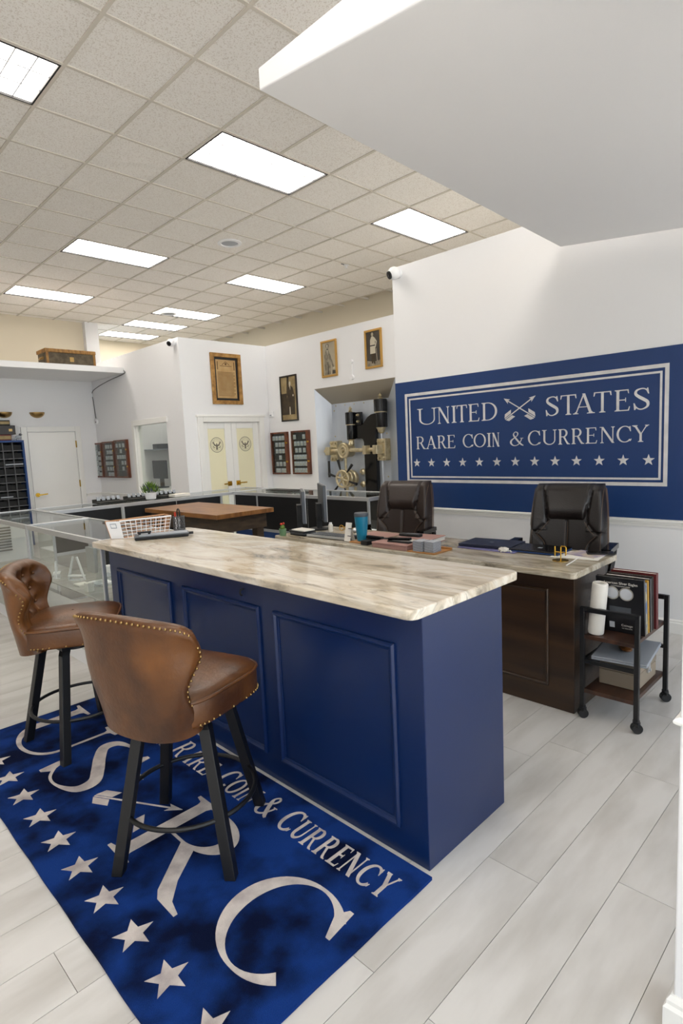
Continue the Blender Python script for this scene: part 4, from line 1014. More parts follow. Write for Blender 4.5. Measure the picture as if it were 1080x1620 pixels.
# ================================================================ FAR CORNER: cabinet, books, sconces, trunk
CY = 10.35
t = thing('pigeonhole_cabinet', 'tall blue framed pigeonhole cabinet left of the plain door', 'cabinet', (2.45, 10.5, 0))
x0, x1 = 1.84, 3.045; zt = 1.735
part('side_panel', B().box(x1-.03, x1, CY, FY-.01, 0, zt), 'cblu', t); part('side_panel', B().box(x0, x0+.03, CY, FY-.01, 0, zt), 'cblu', t)
part('top_panel', B().box(x0+.03, x1-.03, CY, FY-.01, zt-.03, zt), 'cblu', t)
part('back_panel', B().box(x0+.03, x1-.03, FY-.03, FY-.01, 0, zt-.03), 'pdark', t)
for k in range(1, 8): xx = x0+.03+(x1-x0-.06)*k/8; part('divider', B().box(xx-.006, xx+.006, CY+.01, FY-.03, .02, zt-.03), 'pgrey', t)
for k in range(0, 13):
    zz = .02+.1285*k; part('shelf', B().box(x0+.03, x1-.03, CY+.005, FY-.03, zz, zz+.012), 'pgrey', t)
for k in range(8):
    for z_ in range(13):
        pass
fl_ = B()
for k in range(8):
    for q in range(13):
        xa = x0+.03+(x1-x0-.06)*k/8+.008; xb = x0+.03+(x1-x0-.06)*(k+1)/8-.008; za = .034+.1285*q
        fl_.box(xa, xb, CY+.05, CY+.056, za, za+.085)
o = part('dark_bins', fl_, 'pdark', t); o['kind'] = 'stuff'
part('label_strip', B().box(2.74, 3.0, CY-.001, CY+.006, 1.338, 1.36), 'lgrey', t); part('label_strip', B().box(2.62, 2.80, CY-.001, CY+.006, .82, .838), 'lgrey', t)
for (xa, xb, za, zb_, mt, lb, nm, ct) in ((2.30, 2.88, 1.736, 1.83, 'maroon', 'maroon album at the bottom of the stack on the blue cabinet', 'album', 'book'), (2.30, 2.95, 1.831, 1.975, 'bframe', 'thick dark box in the middle of the stack on the blue cabinet', 'storage_box', 'box'),
        (2.30, 2.88, 1.976, 2.06, 'black2', 'black album on top of the stack on the blue cabinet', 'album', 'book')):
    o = solo(nm, B().box(xa, xb, 10.38, 10.60, za, zb_), mt, lb, ct, ((xa+xb)/2, 10.49, za), bevel=.006)
    part('page_block', B().box(xa+.02, xb+.002 if 0 else xb-.01, 10.376, 10.38, za+.02, zb_-.02) if nm == 'album' else B().box(xb-.10, xb-.05, 10.374, 10.38, za+.05, za+.09), 'sepl' if nm == 'album' else 'brass', o)
t = thing('bird_figurine', 'small grey bird figurine on the blue cabinet', 'figurine', (2.985, 10.40, 1.736))
part('body', B().sphere((2.985, 10.40, 1.785), .04, 12, 8, (1.2, .8, .8)).cyl((2.95, 10.40, 1.77), (2.90, 10.40, 1.745), .018, .008).box(2.955, 3.015, 10.38, 10.42, 1.736, 1.752), 'lgrey', t, smooth=1)
part('head', B().sphere((3.015, 10.40, 1.825), .022, 10, 6).cyl((3.03, 10.40, 1.827), (3.055, 10.40, 1.822), .007, .001), 'dgrey', t, smooth=1)
def sconce(x, label):
    t = thing('wall_sconce', label, 'light', (x, FY, 2.11), 0, 'brass half bowl sconces on the far wall')
    b = B()
    b.grid(lambda u, v: (x+.12*math.sin(v*PI/2)*math.cos(PI*u), FY-.001-.10*math.sin(v*PI/2)*math.sin(PI*u), 2.205-.095*math.cos(v*PI/2)), 20, 10)
    b.grid(lambda u, v: (x+.112*math.sin(v*PI/2)*math.cos(PI*u), FY-.004-.092*math.sin(v*PI/2)*math.sin(PI*u), 2.205-.086*math.cos(v*PI/2)), 20, 10)
    part('bowl', b, 'brass', t, smooth=2, fixn=False); part('back_plate', B().box(x-.03, x+.03, FY-.006, FY, 2.12, 2.2), 'brass', t)
sconce(3.388, 'brass half bowl sconce above the plain far door'); sconce(2.885, 'brass half bowl sconce above the stack on the blue cabinet')
t = thing('travel_chest', 'old wooden travel trunk on the white shelf soffit', 'trunk', (3.58, 9.62, 2.846))
part('body', B().box(3.215, 3.955, 9.44, 9.80, 2.846, 3.03), 'trunk', t, bevel=.006)
part('lid', B().box(3.20, 3.97, 9.425, 9.815, 3.03, 3.085), 'trunkw', t, bevel=.008)
for x in (3.215, 3.925): part('corner_strap', B().box(x, x+.035, 9.432, 9.445, 2.846, 3.03), 'trunkw', t)
part('hasp', B().box(3.56, 3.62, 9.43, 9.442, 2.90, 2.97), 'brass', t); part('handle', B().tube([(3.19, 9.55, 2.95), (3.17, 9.58, 2.93), (3.17, 9.64, 2.93), (3.19, 9.67, 2.95)], .008).box(3.19, 3.216, 9.54, 9.68, 2.93, 2.97), 'brass', t)
# wall cable, boxes, cameras, sensors
solo('wall_cable', B().tube(cr([(OX-.008, 9.31, 2.80), (OX-.008, 9.315, 2.745), (OX-.008, 9.9, 2.70), (OX-.008, 10.45, 2.63), (OX-.008, 10.66, 2.56), (OX-.008, 10.61+.03, 2.40), (OX-.008, 10.60, 2.10)], 6), .006, 6), 'pgrey', 'grey cable running down the white wall under the shelf soffit', 'cable', (OX, 9.9, 2.6))
t = thing('junction_box', 'small white junction box at the end of the grey wall cable', 'outlet', (OX, 10.58, 2.02)); part('cover', B().cyl((OX, 10.58, 2.04), (OX-.03, 10.58, 2.04), .055, .05), 'white', t, smooth=True); part('lens', B().cyl((OX-.03, 10.56, 2.03), (OX-.036, 10.56, 2.03), .012), 'dgrey', t)
def security_cam(c, d, label, s=1):
    t = thing('security_camera', label, 'camera', c, 0, 'white dome security cameras'); c = Vector(c); d = Vector(d).normalized()
    part('mount', B().cyl(c, c+Vector((-.03, 0, 0))*s, .045*s), 'white', t, smooth=True)
    hc = c+Vector((-.07, 0, -.008))*s
    part('housing', B().sphere(hc, .058*s, 18, 12), 'white', t, smooth=2)
    q = hc+d*.045*s; part('lens_ring', B().cyl(q, q+d*.012*s, .036*s, n=18), 'black2', t, smooth=True); part('lens', B().cyl(q+d*.012*s, q+d*.016*s, .015*s, n=14), 'gunblk', t, smooth=True)
security_cam((SX, 3.52, 2.985), (-.75, .35, -.35), 'white security camera at the top corner of the sign wall')
security_cam((OX, 7.62, 2.985), (-.75, -.3, -.35), 'white security camera at the top corner of the office box', .95)
def speaker(i, j, label):
    x, y = GX+T*j, GY+T*i
    t = thing('ceiling_speaker', label, 'speaker', (x, y, CZ), 0, 'round ceiling speakers')
    part('rim', B().lathe([(.15, -.001), (.15, -.012), (.11, -.016), (.105, -.006), (.105, -.001)], (x, y, CZ+.006), 36), 'white', t, smooth=True)
    part('grille', B().lathe([(.105, -.004), (.06, -.009), (.005, -.010)], (x, y, CZ+.006), 28), 'lgrey', t, smooth=True)
speaker(3.5, 2.5, 'round ceiling speaker in the middle of the tile field'); speaker(9.72, 4.5, 'round ceiling speaker above the office box lights')
t = thing('sprinkler_head', 'small ceiling sprinkler near the sign wall camera', 'sprinkler', (GX+T*5.5, GY+T*2.95, CZ)); x, y = GX+T*5.5, GY+T*2.95+.08
part('escutcheon', B().lathe([(.05, 0), (.04, -.012), (.012, -.016), (.012, -.04), (.025, -.042), (.025, -.046)], (x, y, CZ+.006), 18), 'white', t, smooth=True)
part('arm', B().box(x-.1, x-.04, y-.006, y+.006, CZ-.002, CZ+.006), 'pgrey', t)
t = thing('door_sensor', 'small white wall sensor right of the double doors', 'sensor', (VX, 7.44, 1.95)); part('body', B().box(VX-.035, VX, 7.41, 7.49, 1.92, 2.01), 'white', t, bevel=.006); part('lens', B().box(VX-.038, VX-.034, 7.43, 7.47, 1.935, 1.955), 'lgrey', t)
t = thing('wall_hook', 'small white wall fitting between the two gilt frames', 'hook', (VX, 5.62, 2.33)); part('body', B().box(VX-.015, VX, 5.61, 5.63, 2.36, 2.53).cyl((VX, 5.62, 2.345), (VX-.035, 5.62, 2.345), .035), 'white', t, bevel=.003); part('cap', B().cyl((VX-.03, 5.62, 2.56), (VX, 5.62, 2.56), .025), 'white', t)
# office seen through the window
t = thing('desk_monitor', 'large grey monitor inside the office window', 'monitor', (5.35, 10.3, .75))
part('screen', B().box(5.38, 5.42, 10.10, 10.62, .93, 1.28), 'dgrey', t, bevel=.006); part('stand', B().box(5.41, 5.44, 10.30, 10.42, .77, 1.05).box(5.32, 5.5, 10.24, 10.48, .751, .77), 'dgrey', t)
t = thing('office_desk', 'white office desk inside the office window', 'desk', (5.4, 10.2, 0)); part('tabletop', B().box(5.05, 5.9, 9.5, 10.64, .72, .75), 'trimw', t); part('panel', B().box(5.10, 5.85, 9.52, 9.55, 0, .72), 'trimw', t); part('panel', B().box(5.10, 5.85, 10.59, 10.62, 0, .72), 'trimw', t)
t = thing('wall_shelf', 'pale glass shelf inside the office window', 'shelf', (5.4, 10.6, 1.48)); part('board', B().box(4.9, 6.1, 10.44, 10.655, 1.48, 1.5), 'lgrey', t); part('bracket', B().box(5.0, 5.02, 10.5, 10.655, 1.40, 1.48), 'lgrey', t); part('bracket', B().box(5.96, 5.98, 10.5, 10.655, 1.40, 1.48), 'lgrey', t)
solo('shelf_box', B().box(5.42, 5.72, 10.47, 10.63, 1.501, 1.60), 'dgrey', 'grey box on the shelf inside the office window', 'box', (5.55, 10.55, 1.501), bevel=.01)
t = thing('dark_bookcase', 'dark bookcase at the right edge of the office window', 'bookcase', (5.98, 10.2, 0)); part('case', B().box(5.93, 6.2, 9.5, 10.4, 0, 1.9), 'navylap', t); part('door', B().box(5.91, 5.93, 9.52, 10.38, .1, 1.3), 'dgrey', t)

# ================================================================ UTILITY CART
t = thing('utility_cart', 'black framed two shelf utility cart on casters beside the dark desk', 'cart', (2.99, 1.0, 0))
CX0, CX1, CY0, CY1 = 2.785, 3.225, .885, 1.140; w = .011
for x in (CX0, CX1):
    for y in (CY0, CY1):
        part('post', B().box(x-w, x+w, y-w, y+w, .06, .575), 'blackmet', t, bevel=.002)
        c = part('caster', B().cyl((x-.012, y-.012, .024), (x+.012, y+.008, .024), .024, n=18), 'black2', t, smooth=True)
        part('fork', B().cyl((x, y, .05), (x, y, .062), .016).box(x-.02, x+.018, y-.014, y+.014, .036, .05), 'blackmet', c)
for x in (CX0, CX1): part('hand_rail', B().box(x-w, x+w, CY0+w, CY1-w, .553, .575), 'blackmet', t); part('side_bar', B().box(x-.008, x+.008, CY0+w, CY1-w, .29, .308), 'blackmet', t)
part('back_bar', B().box(CX0+w, CX1-w, CY1-.006, CY1+.006, .29, .305), 'blackmet', t)
part('top_shelf', B().box(CX0-.008, CX1+.008, CY0+w, CY1-w, .415, .435), 'shelfw', t, bevel=.002)
part('bottom_shelf', B().box(CX0-.008, CX1+.008, CY0+w, CY1-w, .135, .157), 'shelfw', t, bevel=.002)
# books upright on the cart, spines to +x ... covers face the camera side
def book(name, c, sz, ry, rz, cov, label, spine=None):
    t = thing(name, label, 'book', c, rz, 'books on the cart'); R = Matrix.Rotation(ry, 3, 'Y')
    d, wd, h = sz                                               # thickness (x), width (y), height (z)
    lift = abs(math.sin(ry))*d/2
    M = lambda x, y, z: tuple(R @ Vector((x, y, z)) + Vector((0, 0, lift)))
    def bx(x0, x1, y0, y1, z0, z1):
        b = B().box(x0, x1, y0, y1, z0, z1); b.v = [M(*v) for v in b.v]; return b
    part('cover', bx(-d/2, -d/2+.003, -wd/2, wd/2, 0, h), cov, t, local=True); part('cover', bx(d/2-.003, d/2, -wd/2, wd/2, 0, h), cov, t, local=True)
    part('spine', bx(-d/2+.003, d/2-.003, -wd/2, -wd/2+.004, 0, h), spine or cov, t, local=True)
    part('pages', bx(-d/2+.003, d/2-.003, -wd/2+.004, wd/2-.004, .004, h-.004), 'paper', t, local=True)
    return t, M
bk, M = book('hardcover_book', (2.922, 1.003, .436), (.018, .222, .285), -.12, .02, 'cover', 'black coin book with two silver coins on its cover, front of the cart')
bk['label'] = 'black coin book with two silver coins on its cover, on the cart'
for cy, cz in ((.035, .205), (-.03, .205)):
    cb = B().cyl((-.0092, cy, cz), (-.0105, cy, cz), .034, n=24); cb.v = [M(*v) for v in cb.v]; part('printed_coin', cb, 'coin', bk, local=True)
    cb = B().cyl((-.0105, cy, cz), (-.0109, cy, cz), .028, n=24); cb.v = [M(*v) for v in cb.v]; part('coin_relief', cb, 'slab', bk, local=True)
def wtext(s, size, cy, cz, M, parent, x=-.0095, mt='paper', face='-x'):
    cu = bpy.data.curves.new('lettering', 'FONT'); cu.body = s; cu.size = size; cu.align_x = 'CENTER'
    ob = bpy.data.objects.new('tmp_text', cu); COL.objects.link(ob)
    dg = bpy.context.evaluated_depsgraph_get(); me = bpy.data.meshes.new_from_object(ob.evaluated_get(dg)); bpy.data.objects.remove(ob)
    b = B(); b.v = [M(x, cy-v.co.x, cz+v.co.y) for v in me.vertices]; b.f = [tuple(p.vertices) for p in me.polygons]
    o = part('lettering', b, mt, parent, local=True); return o
wtext('American Silver Eagles', .0175, -.004, .252, M, bk); wtext('A COMPREHENSIVE GUIDE', .0075, -.004, .240, M, bk)
wtext('Coinage', .016, -.03, .035, M, bk); wtext('U.S. BULLION', .008, -.03, .022, M, bk)
cb = B().box(-.0105, -.0092, .028, .052, .022, .052); cb.v = [M(*v) for v in cb.v]; part('badge', cb, 'slab', bk, local=True)
cb = B().box(-.0100, -.0092, -.05, .05, .10, .135); cb.v = [M(*v) for v in cb.v]; part('cover_band', cb, 'dgrey', bk, local=True)
book('paperback_book', (2.957, .998, .436), (.022, .205, .262), -.11, .0, 'cblue', 'blue patterned book behind the black coin book on the cart')
book('paperback_book', (2.984, 1.0, .436), (.016, .21, .268), -.10, .0, 'yellow', 'yellow edged book in the middle of the cart row')
book('hardcover_book', (3.012, 1.0, .436), (.026, .215, .272), -.09, 0, 'cover', 'thick black book behind the yellow one on the cart')
book('hardcover_book', (3.042, 1.0, .436), (.020, .215, .276), -.08, 0, 'bframe', 'dark brown book before the red one on the cart')
book('hardcover_book', (3.075, .992, .436), (.03, .215, .285), -.06, 0, 'maroon', 'red hardcover book at the back of the cart row')
t = thing('plastic_roll', 'rolled white plastic sheet leaning at the front of the cart', 'roll', (2.832, 1.112, .436), 0)
ax = Matrix.Rotation(.09, 3, 'X') @ Matrix.Rotation(-.02, 3, 'Y')
sp = [(.034-.0022*k/8, 2*PI*k/16) for k in range(80)]
part('roll', B().lathe([(.036, .004), (.0375, .012), (.037, .255), (.034, .262), (.020, .262), (.019, .255), (.019, .01)], (2.828, 1.093, .436), 28, ax, caps=False), 'rollw', t, smooth=True)
part('inner_turn', B().lathe([(.026, .01), (.026, .265), (.024, .265), (.024, .01)], (2.828, 1.093, .436), 24, ax, caps=False), 'rollw', t, smooth=True)
# middle: folder stack with a leather case; bottom: metal box
t = thing('silver_laptop', 'silver closed laptop lying across the cart side bars', 'laptop', (2.99, 1.01, .309), .12)
part('base', B().box(-.18, .19, -.135, .115, 0, .010), 'lgrey', t, local=True, bevel=.003); part('lid', B().box(-.18, .19, -.135, .115, .011, .019), 'lgrey', t, local=True, bevel=.003)
part('hinge', B().cyl((-.12, .118, .010), (.13, .118, .010), .006), 'dgrey', t, local=True)
t = thing('leather_pouch', 'small tan leather pouch on the silver laptop', 'pouch', (2.97, 1.0, .329), .6)
part('body', B().sphere((0, 0, .012), .05, 18, 8, (1.1, .62, .24)), 'leather', t, smooth=2, local=True); part('flap', B().sphere((.012, .0, .019), .034, 14, 6, (1, .8, .22)), 'fwood', t, smooth=2, local=True)
t = thing('metal_box', 'taupe metal lock box on the bottom cart shelf', 'box', (3.03, 1.0, .158))
part('body', B().box(2.89, 3.17, .915, 1.10, .158, .235), 'taupe', t, bevel=.005); part('lid', B().box(2.888, 3.172, .913, 1.102, .237, .268), 'taupe', t, bevel=.006)
part('latch', B().box(3.02, 3.05, .905, .914, .215, .255).cyl((3.035, .905, .228), (3.035, .898, .228), .008), 'alu', t)

# ================================================================ THINGS ON THE DESK
Z = .7585
def monitor(label, p, rz, w, h, tilt=.0):
    t = thing('computer_monitor', label, 'monitor', (p[0], p[1], Z), rz, 'monitors at the left end of the desk')
    z0 = .075; bz = B().box(-.012, .012, -w/2, w/2, z0, z0+h)
    hs_ = part('housing', bz, 'dgrey', t, local=True, bevel=.004)
    part('bezel', B().box(.012, .017, -w/2, w/2, z0, z0+h), 'alu', hs_, local=True, bevel=.002)
    part('screen', B().box(.017, .0185, -w/2+.012, w/2-.012, z0+.016, z0+h-.012), 'gunblk', hs_, local=True)
    part('stand', B().box(-.05, -.012, -.03, .03, .012, .2).obox((-.03, 0, .15), (.04, .12, .12)), 'black2', t, local=True)
    part('foot', B().lathe([(.09, 0), (.09, .008), (.03, .014)], (-.03, 0, 0), 24), 'black2', t, local=True)
monitor('left thin silver edged monitor at the left end of the desk', (2.985, 3.44), math.radians(-39), .34, .25)
monitor('right black monitor at the left end of the desk, before the vault case', (3.13, 3.37), math.radians(-36), .36, .285)
t = thing('desk_cactus', 'tiny red flowered cactus in a green pot at the desk corner', 'plant', (2.735, 3.40, Z))
part('pot', B().lathe([(.022, 0), (.024, .004), (.028, .052), (.024, .052), (.022, .046)], (2.735, 3.40, Z), 18), pm('pale_green_pot', '6C8F6A', .5), t, smooth=True)
part('stem', B().sphere((2.735, 3.40, Z+.062), .018, 12, 8, (1, 1, 1.2)), 'green', t, smooth=2)
part('flower', B().sphere((2.727, 3.405, Z+.088), .010, 8, 5).sphere((2.742, 3.395, Z+.092), .009, 8, 5), 'red', t, smooth=2)
t = thing('paper_tray', 'stack of dark trays and papers below the monitors', 'tray', (2.845, 3.29, Z), -.06)
for k in range(3): part('tray', B().box(-.06, .06, -.085+.005*k, .085+.005*k, .012*k, .012*k+.008), 'black2' if k != 1 else 'dgrey', t, local=True)
part('papers', B().box(-.05, .05, -.08, .08, .034, .042), 'paper', t, local=True)
t = thing('keyboard', 'black keyboard with silver front edge on the left of the desk', 'keyboard', (2.86, 2.98, Z), .05)
part('body', B().box(-.065, .065, -.20, .20, 0, .018), 'black2', t, local=True, bevel=.004); part('front_edge', B().box(-.072, -.0651, -.19, .20, .006, .022), 'alu', t, local=True)
kb = B()
for r_ in range(5):
    for k in range(15): kb.box(-.052+.022*r_, -.034+.022*r_, -.185+.0247*k, -.165+.0247*k, .018, .024)
o = part('keys', kb, 'dgrey', t, local=True); o['kind'] = 'stuff'
t = thing('computer_mouse', 'silver computer mouse behind the keyboard', 'mouse', (3.15, 3.02, Z), .3); part('shell', B().sphere((0, 0, .014), .03, 14, 8, (1.7, 1, .62)), 'alu', t, smooth=2, local=True); part('wheel', B().cyl((.03, -.004, .028), (.03, .004, .028), .008), 'black2', t, local=True)
solo('mouse_pad', B().box(3.03, 3.22, 2.62, 2.90, Z, Z+.004), 'pink', 'flat pinkish desk pad behind the tumbler', 'pad', (3.12, 2.76, Z))
t = thing('glue_bottle', 'small white bottle behind the keyboard near the monitors', 'bottle', (3.05, 3.20, Z)); part('body', B().lathe([(.016, 0), (.018, .003), (.018, .055), (.012, .06)], (3.05, 3.20, Z), 16), 'paper', t, smooth=True); part('cap', B().cyl((3.05, 3.20, Z+.06), (3.05, 3.20, Z+.072), .012), 'white', t)
t = thing('eyeglasses', 'thin yellow framed eyeglasses behind the keyboard', 'glasses', (3.12, 3.12, Z))
b = B()
for d in (-.03, .03): b.tube([(3.12, 3.12+d+.024*math.cos(2*PI*k/16), Z+.024+.021*math.sin(2*PI*k/16)) for k in range(16)], .003, 5, True)
part('rims', b, 'yellow', t); part('temple', B().tube([(3.12, 3.176, Z+.024), (3.22, 3.172, Z+.020), (3.25, 3.17, Z+.004)], .0025, 5), 'yellow', t); part('temple', B().tube([(3.12, 3.064, Z+.024), (3.22, 3.068, Z+.020), (3.25, 3.07, Z+.004)], .0025, 5), 'yellow', t)
t = thing('card_stand', 'white leaning card stand left of the blue tumbler', 'stand', (2.80, 2.765, Z), 0)
R_ = Matrix.Rotation(.20, 3, 'Y')
b = B().obox((0, 0, .066), (.005, .055, .13), R_); part('card', b, 'paper', t, local=True)
for z in (.04, .09): part('clip', B().obox((-.004+.2*(z-.066), -.018, z), (.008, .026, .005), R_), 'black2', t, local=True)
part('prop', B().obox((.028, 0, .05), (.004, .04, .10), Matrix.Rotation(-.35, 3, 'Y')), 'paper', t, local=True)
t = thing('travel_tumbler', 'teal insulated tumbler with grey lid on the desk', 'tumbler', (2.835, 2.668, Z+.008))
part('cup', B().lathe([(.030, 0), (.033, .004), (.035, .03), (.047, .165), (.047, .168)], (2.835, 2.668, Z+.008), 32), 'teal', t, smooth=True)
part('lid', B().lathe([(.0475, .168), (.0485, .172), (.0485, .188), (.045, .194), (.040, .192), (.01, .190)], (2.835, 2.668, Z+.008), 32), 'dgrey', t, smooth=True)
solo('coaster', B().box(2.77, 2.885, 2.62, 2.73, Z, Z+.008), 'orange', 'tan wooden coaster under the teal tumbler', 'coaster', (2.83, 2.675, Z), bevel=.002)
t = thing('desk_phone', 'black phone and card holder right of the tumbler', 'phone', (2.84, 2.545, Z))
part('base', B().box(2.80, 2.92, 2.50, 2.60, Z, Z+.03), 'black2', t, bevel=.004); part('handset', B().box(2.81, 2.84, 2.47, 2.61, Z+.030, Z+.052), 'gunblk', t, bevel=.006); part('holder', B().box(2.745, 2.79, 2.54, 2.60, Z, Z+.028), 'black2', t, bevel=.003)
t = thing('pink_box', 'flat dusty pink box at the front desk edge', 'box', (2.77, 2.33, Z)); part('tray', B().box(2.72, 2.83, 2.19, 2.475, Z, Z+.024), 'pink', t, bevel=.003); part('lid', B().box(2.718, 2.832, 2.188, 2.477, Z+.0245, Z+.036), 'pink', t, bevel=.003)
t = thing('desk_stapler', 'black stapler lying on the pink box', 'stapler', (2.79, 2.30, Z+.0365), .05)
part('base', B().box(-.022, .022, -.085, .085, 0, .008), 'black2', t, local=True, bevel=.003); part('arm', B().obox((0, 0, .022), (.03, .17, .016), Matrix.Rotation(-.06, 3, 'X')), 'gunblk', t, local=True, bevel=.004); part('magazine', B().box(-.01, .01, -.08, .05, .009, .014), 'alu', t, local=True)
t = thing('hardback_ledger', 'thick white edged book on the desk behind the stapler', 'book', (3.06, 2.34, Z), .12)
part('pages', B().box(-.095, .095, -.13, .13, .003, .028), 'paper', t, local=True); part('cover', B().box(-.10, .10, -.135, .135, .0285, .032), 'pink', t, local=True); part('cover', B().box(-.10, .10, -.135, .135, 0, .0028), 'pink', t, local=True)
t = thing('remote_control', 'black handset lying on the white edged book', 'remote', (3.03, 2.40, Z+.0325), .1); part('body', B().box(-.025, .025, -.08, .08, 0, .018), 'black2', t, local=True, bevel=.005); part('buttons', B().box(-.015, .015, -.06, .03, .018, .0195), 'dgrey', t, local=True)
t = thing('wooden_tray', 'light wooden tray under the stacked coin slabs', 'tray', (2.80, 2.09, Z)); part('board', B().box(2.715, 2.90, 1.98, 2.185, Z, Z+.006), 'orange', t, bevel=.001); part('lip', B().box(2.88, 2.90, 1.98, 2.185, Z+.006, Z+.016), 'orange', t)
src = None
for s_, (x, y) in enumerate(((2.765, 2.112), (2.775, 2.035))):
    for k in range(10):
        b = None
        if src is None:
            src = part('coin_slab', B().box(-.040, .040, -.034, .034, 0, .0060), 'slab', None, bevel=.001); c = part('core', B().box(-.0402, .0402, -.0342, .0342, .0018, .0042), 'black2', src); ORG.pop(c.name, None); o = src
        else:
            o = src.copy(); COL.objects.link(o); c2 = c.copy(); COL.objects.link(c2); c2.parent = o
        o.location = (x, y, Z+.0061+.0064*k); o.rotation_euler = (0, 0, .03*math.sin(k*3+s_))
        tag(o, ['bottom', 'second', 'third', 'fourth', 'fifth', 'sixth', 'seventh', 'eighth', 'ninth', 'top'][k]+' slabbed coin case, counted upward, in the '+('left', 'right')[s_]+' desk stack', 'coin case', ('left stack of coin slabs on the desk', 'right stack of coin slabs on the desk')[s_])
t = thing('blue_medal', 'round pale blue medal leaning beside the coin slabs', 'medal', (2.862, 2.165, Z+.006)); ax = Matrix.Rotation(-PI/2+.15, 3, 'Y')
part('disc', B().lathe([(.024, 0), (.026, .002), (.026, .006), (.022, .007), (.002, .007)], (2.862, 2.165, Z+.033), 24, ax), pm('medal_blue', '7FA6BC', .4), t, smooth=True); part('face', B().lathe([(.014, .0072), (.002, .0085)], (2.862, 2.165, Z+.033), 16, ax), 'lgrey', t, smooth=True)
def laptop(label, c, rz, w, d, m_, e_):
    t = thing('closed_laptop', label, 'laptop', c, rz, 'closed laptops on the desk'); part('base', B().box(-d/2, d/2, -w/2, w/2, .002, .011), e_, t, local=True, bevel=.003); part('lid', B().box(-d/2, d/2, -w/2, w/2, .0118, .019), m_, t, local=True, bevel=.003)
    part('badge', B().box(-.012, .012, -.012, .012, .019, .0194), 'lgrey', t, local=True); part('hinge', B().cyl((d/2, -w*.35, .010), (d/2, w*.35, .010), .006), 'black2', t, local=True)
solo('blue_folder', B().box(2.985, 3.19, 1.62, 2.0, Z, Z+.004), pm('lilac_folder', '6F6C9C', .6), 'lilac folder under the left closed laptop', 'folder', (3.09, 1.8, Z))
laptop('left closed navy laptop in the middle of the desk', (3.14, 1.85, Z+.0045), .10, .34, .235, 'navylap', 'navylap')
laptop('right closed dark blue laptop in front of the black chair', (3.135, 1.53, Z), .04, .29, .21, 'gunblk', 'signblue')
t = thing('crumpled_wrap', 'small crumpled clear wrapper between the two laptops', 'wrapper', (3.025, 1.69, Z)); rw = random.Random(2)
b = B().sphere((3.0, 1.69, Z+.014), .03, 14, 8, (.8, 1.2, .45)); b.v = [(x+rw.uniform(-.004, .004), y+rw.uniform(-.004, .004), max(Z, z+rw.uniform(-.004, .004))) for x, y, z in b.v]
part('film', b, 'rollw', t); part('twist', B().tube([(3.0, 1.65, Z+.012), (2.99, 1.635, Z+.006)], .005, 6), 'rollw', t)
t = thing('brass_stand', 'brass letter shaped display stand in front of the black chair', 'stand', (2.945, 1.325, Z))
part('base', B().lathe([(.042, 0), (.042, .003), (.030, .005), (.002, .005)], (2.945, 1.325, Z), 24), 'gold', t, smooth=True)
g = lambda y, z: (2.945, 1.325-y, Z+z)
part('left_post', B().tube([g(-.030, .020), g(-.030, .075)], .0032, 8), 'gold', t); part('cross_bar', B().tube([g(-.030, .045), g(.03, .045)], .0032, 8), 'gold', t)
part('loop', B().tube([g(.002, .004), g(.002, .072), g(.006, .078), g(.026, .078), g(.030, .073), g(.030, .035), g(.026, .03)], .0032, 8), 'gold', t)
solo('letter_paper', B().obox((3.12, 1.30, Z+.001), (.20, .25, .0015), rot(.12)), 'paper', 'loose printed paper under the brass stand', 'paper', (3.12, 1.30, Z))
solo('magazine', B().obox((3.16, 1.27, Z+.005), (.14, .17, .005), rot(-.2)), pm('lilac_print', '8F86A6', .6, col2='C9B9A2', scale=16), 'lilac printed brochure on the loose paper at the desk end', 'brochure', (3.16, 1.27, Z+.002))
t = thing('mobile_phone', 'black mobile phone at the right end of the desk', 'phone', (3.19, 1.21, Z+.0082), .5); part('body', B().box(-.035, .035, -.07, .07, 0, .008), 'black2', t, local=True, bevel=.003); part('screen', B().box(-.031, .031, -.064, .064, .008, .0085), 'gunblk', t, local=True)
solo('plastic_strip', B().tube([(2.835, 1.245, Z+.003), (2.93, 1.255, Z+.003), (3.03, 1.262, Z+.008)], .003, 6), 'paper', 'thin white plastic strip near the desk corner', 'strip', (2.93, 1.25, Z))

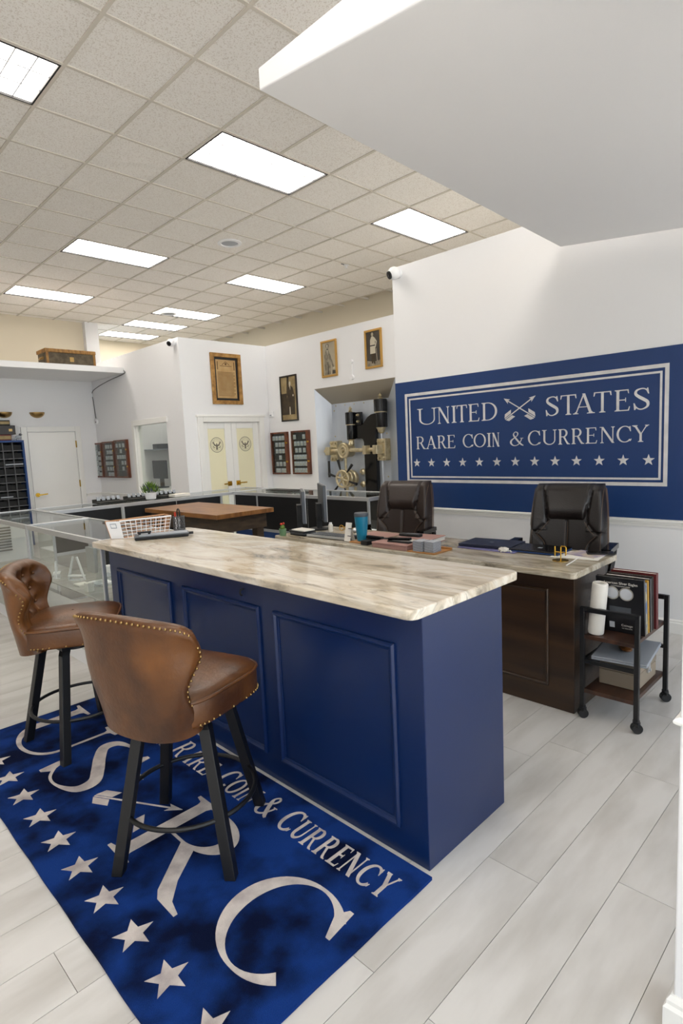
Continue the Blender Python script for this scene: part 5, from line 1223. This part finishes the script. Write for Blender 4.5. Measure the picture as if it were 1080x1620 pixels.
# ================================================================ THINGS ON THE COUNTER
ZC = .9185
t = thing('wire_basket', 'white basket with tan wooden grid sides on the counter', 'basket', (1.655, 3.43, ZC), 0)
bx0, bx1, by0, by1, h, fl_o = 1.50, 1.80, 3.36, 3.475, .108, .012
A0 = [(1.452, 3.495), (1.492, 3.398), (1.745, 3.362), (1.75, 3.45)]
def quadwall(p, q, mt, nm, solid, nx=10, nz=5):
    (xa, ya), (xb, yb) = p, q; cx = sum(a[0] for a in A0)/4; cy = sum(a[1] for a in A0)/4
    fl = lambda x, y, z: (x+(x-cx)*.14*z/h, y+(y-cy)*.14*z/h, ZC+.001+z); L = lambda s, z: fl(xa+(xb-xa)*s, ya+(yb-ya)*s, z)
    if solid:
        dx, dy = xb-xa, yb-ya; q_ = math.hypot(dx, dy); n_ = (-dy/q_*.003, dx/q_*.003); vs = [L(0, 0), L(1, 0), L(1, h), L(0, h)]
        vs += [(v[0]+n_[0], v[1]+n_[1], v[2]) for v in vs]; b = B().add(vs, [(0,1,2,3),(7,6,5,4),(0,4,5,1),(1,5,6,2),(2,6,7,3),(3,7,4,0)]); part(nm, b, mt, t)
        b = B().tube([L(.3, h*.62), L(.3, h*.86), L(.7, h*.86), L(.7, h*.62)], .0035, 6, True); part('handle_slot', b, 'lgrey', t)
    else:
        b = B()
        for k in range(nx+1): b.tube([L(k/nx, 0), L(k/nx, h)], .0022, 5)
        for k in range(nz+1): b.tube([L(0, h*k/nz), L(1, h*k/nz)], .0022 if k < nz else .005, 5)
        o = part(nm, b, mt, t); o['kind'] = 'stuff'
A0 = [(1.445, 3.462), (1.494, 3.418), (1.775, 3.345), (1.726, 3.389)]
A0 = [(1.447, 3.466), (1.500, 3.410), (1.770, 3.352), (1.790, 3.462)]
quadwall(A0[0], A0[1], 'white', 'end_panel', True); quadwall(A0[1], A0[2], 'white', 'grid_side', False); quadwall(A0[2], A0[3], 'wicker', 'grid_end', False, 6); quadwall(A0[3], A0[0], 'wicker', 'grid_side', False)
part('bottom', B().add([(x, y, ZC) for x, y in A0]+[(x, y, ZC+.004) for x, y in A0], [(3,2,1,0),(4,5,6,7),(0,1,5,4),(1,2,6,5),(2,3,7,6),(3,0,4,7)]), 'wicker', t)
t = thing('coin_scale', 'flat black coin tray with glass top and handle on the counter', 'tray', (1.66, 3.23, ZC), math.radians(-28))
part('body', B().obox((0, 0, .009), (.31, .13, .016)), 'black2', t, local=True, bevel=.006); part('rim', B().box(-.158, .158, -.068, .068, .0172, .0215), 'dgrey', t, local=True, bevel=.002)
part('glass_lid', B().box(-.13, .15, -.052, .052, .0216, .026), 'lgrey', t, local=True, bevel=.002)
part('handle', B().box(-.14, -.06, -.008, .008, .034, .044).box(-.135, -.12, -.006, .006, .026, .034).box(-.08, -.065, -.006, .006, .026, .034), 'black2', t, local=True, bevel=.002); part('latch', B().box(.155, .185, -.012, .012, .006, .020), 'black2', t, local=True)
t = thing('mesh_pen_holder', 'dark wire mesh pen holder right of the basket', 'holder', (1.885, 3.42, ZC))
b = B(); hx, hy = 1.885, 3.42
for k in range(14): b.tube([(hx+.036*math.cos(2*PI*k/14+z*1.2), hy+.036*math.sin(2*PI*k/14+z*1.2), ZC+.09*z) for z in (0, .25, .5, .75, 1)], .0016, 4); b.tube([(hx+.036*math.cos(2*PI*k/14-z*1.2), hy+.036*math.sin(2*PI*k/14-z*1.2), ZC+.09*z) for z in (0, .25, .5, .75, 1)], .0016, 4)
o = part('mesh_wall', b, 'pgrey', t); o['kind'] = 'stuff'
b = B()
for z in (.002, .09): b.tube([(hx+.036*math.cos(2*PI*k/20), hy+.036*math.sin(2*PI*k/20), ZC+z) for k in range(20)], .003, 5, True)
part('rim', b, 'pgrey', t); part('bottom', B().cyl((hx, hy, ZC), (hx, hy, ZC+.003), .035), 'pgrey', t)
t = thing('scissors', 'scissors with dark looped handles standing in the mesh pen holder', 'scissors', (hx, hy, ZC+.004))
for s in (1, -1):
    part('handle', B().tube([(hx+.01*s, hy+.018*s+.017*math.cos(2*PI*k/16), ZC+.112+.026*math.sin(2*PI*k/16)) for k in range(16)], .004, 6, True), 'black2', t, smooth=2); part('blade', B().obox((hx+.006*s, hy+.005*s, ZC+.05), (.003, .010, .085)), 'alu', t)
t = thing('orange_marker', 'marker with an orange cap in the mesh pen holder', 'marker', (hx-.012, hy+.01, ZC+.004)); part('barrel', B().cyl((hx-.014, hy+.012, ZC+.004), (hx-.016, hy+.014, ZC+.09), .006), 'white', t, smooth=True); part('cap', B().cyl((hx-.016, hy+.014, ZC+.09), (hx-.017, hy+.015, ZC+.118), .007), 'red', t, smooth=True)
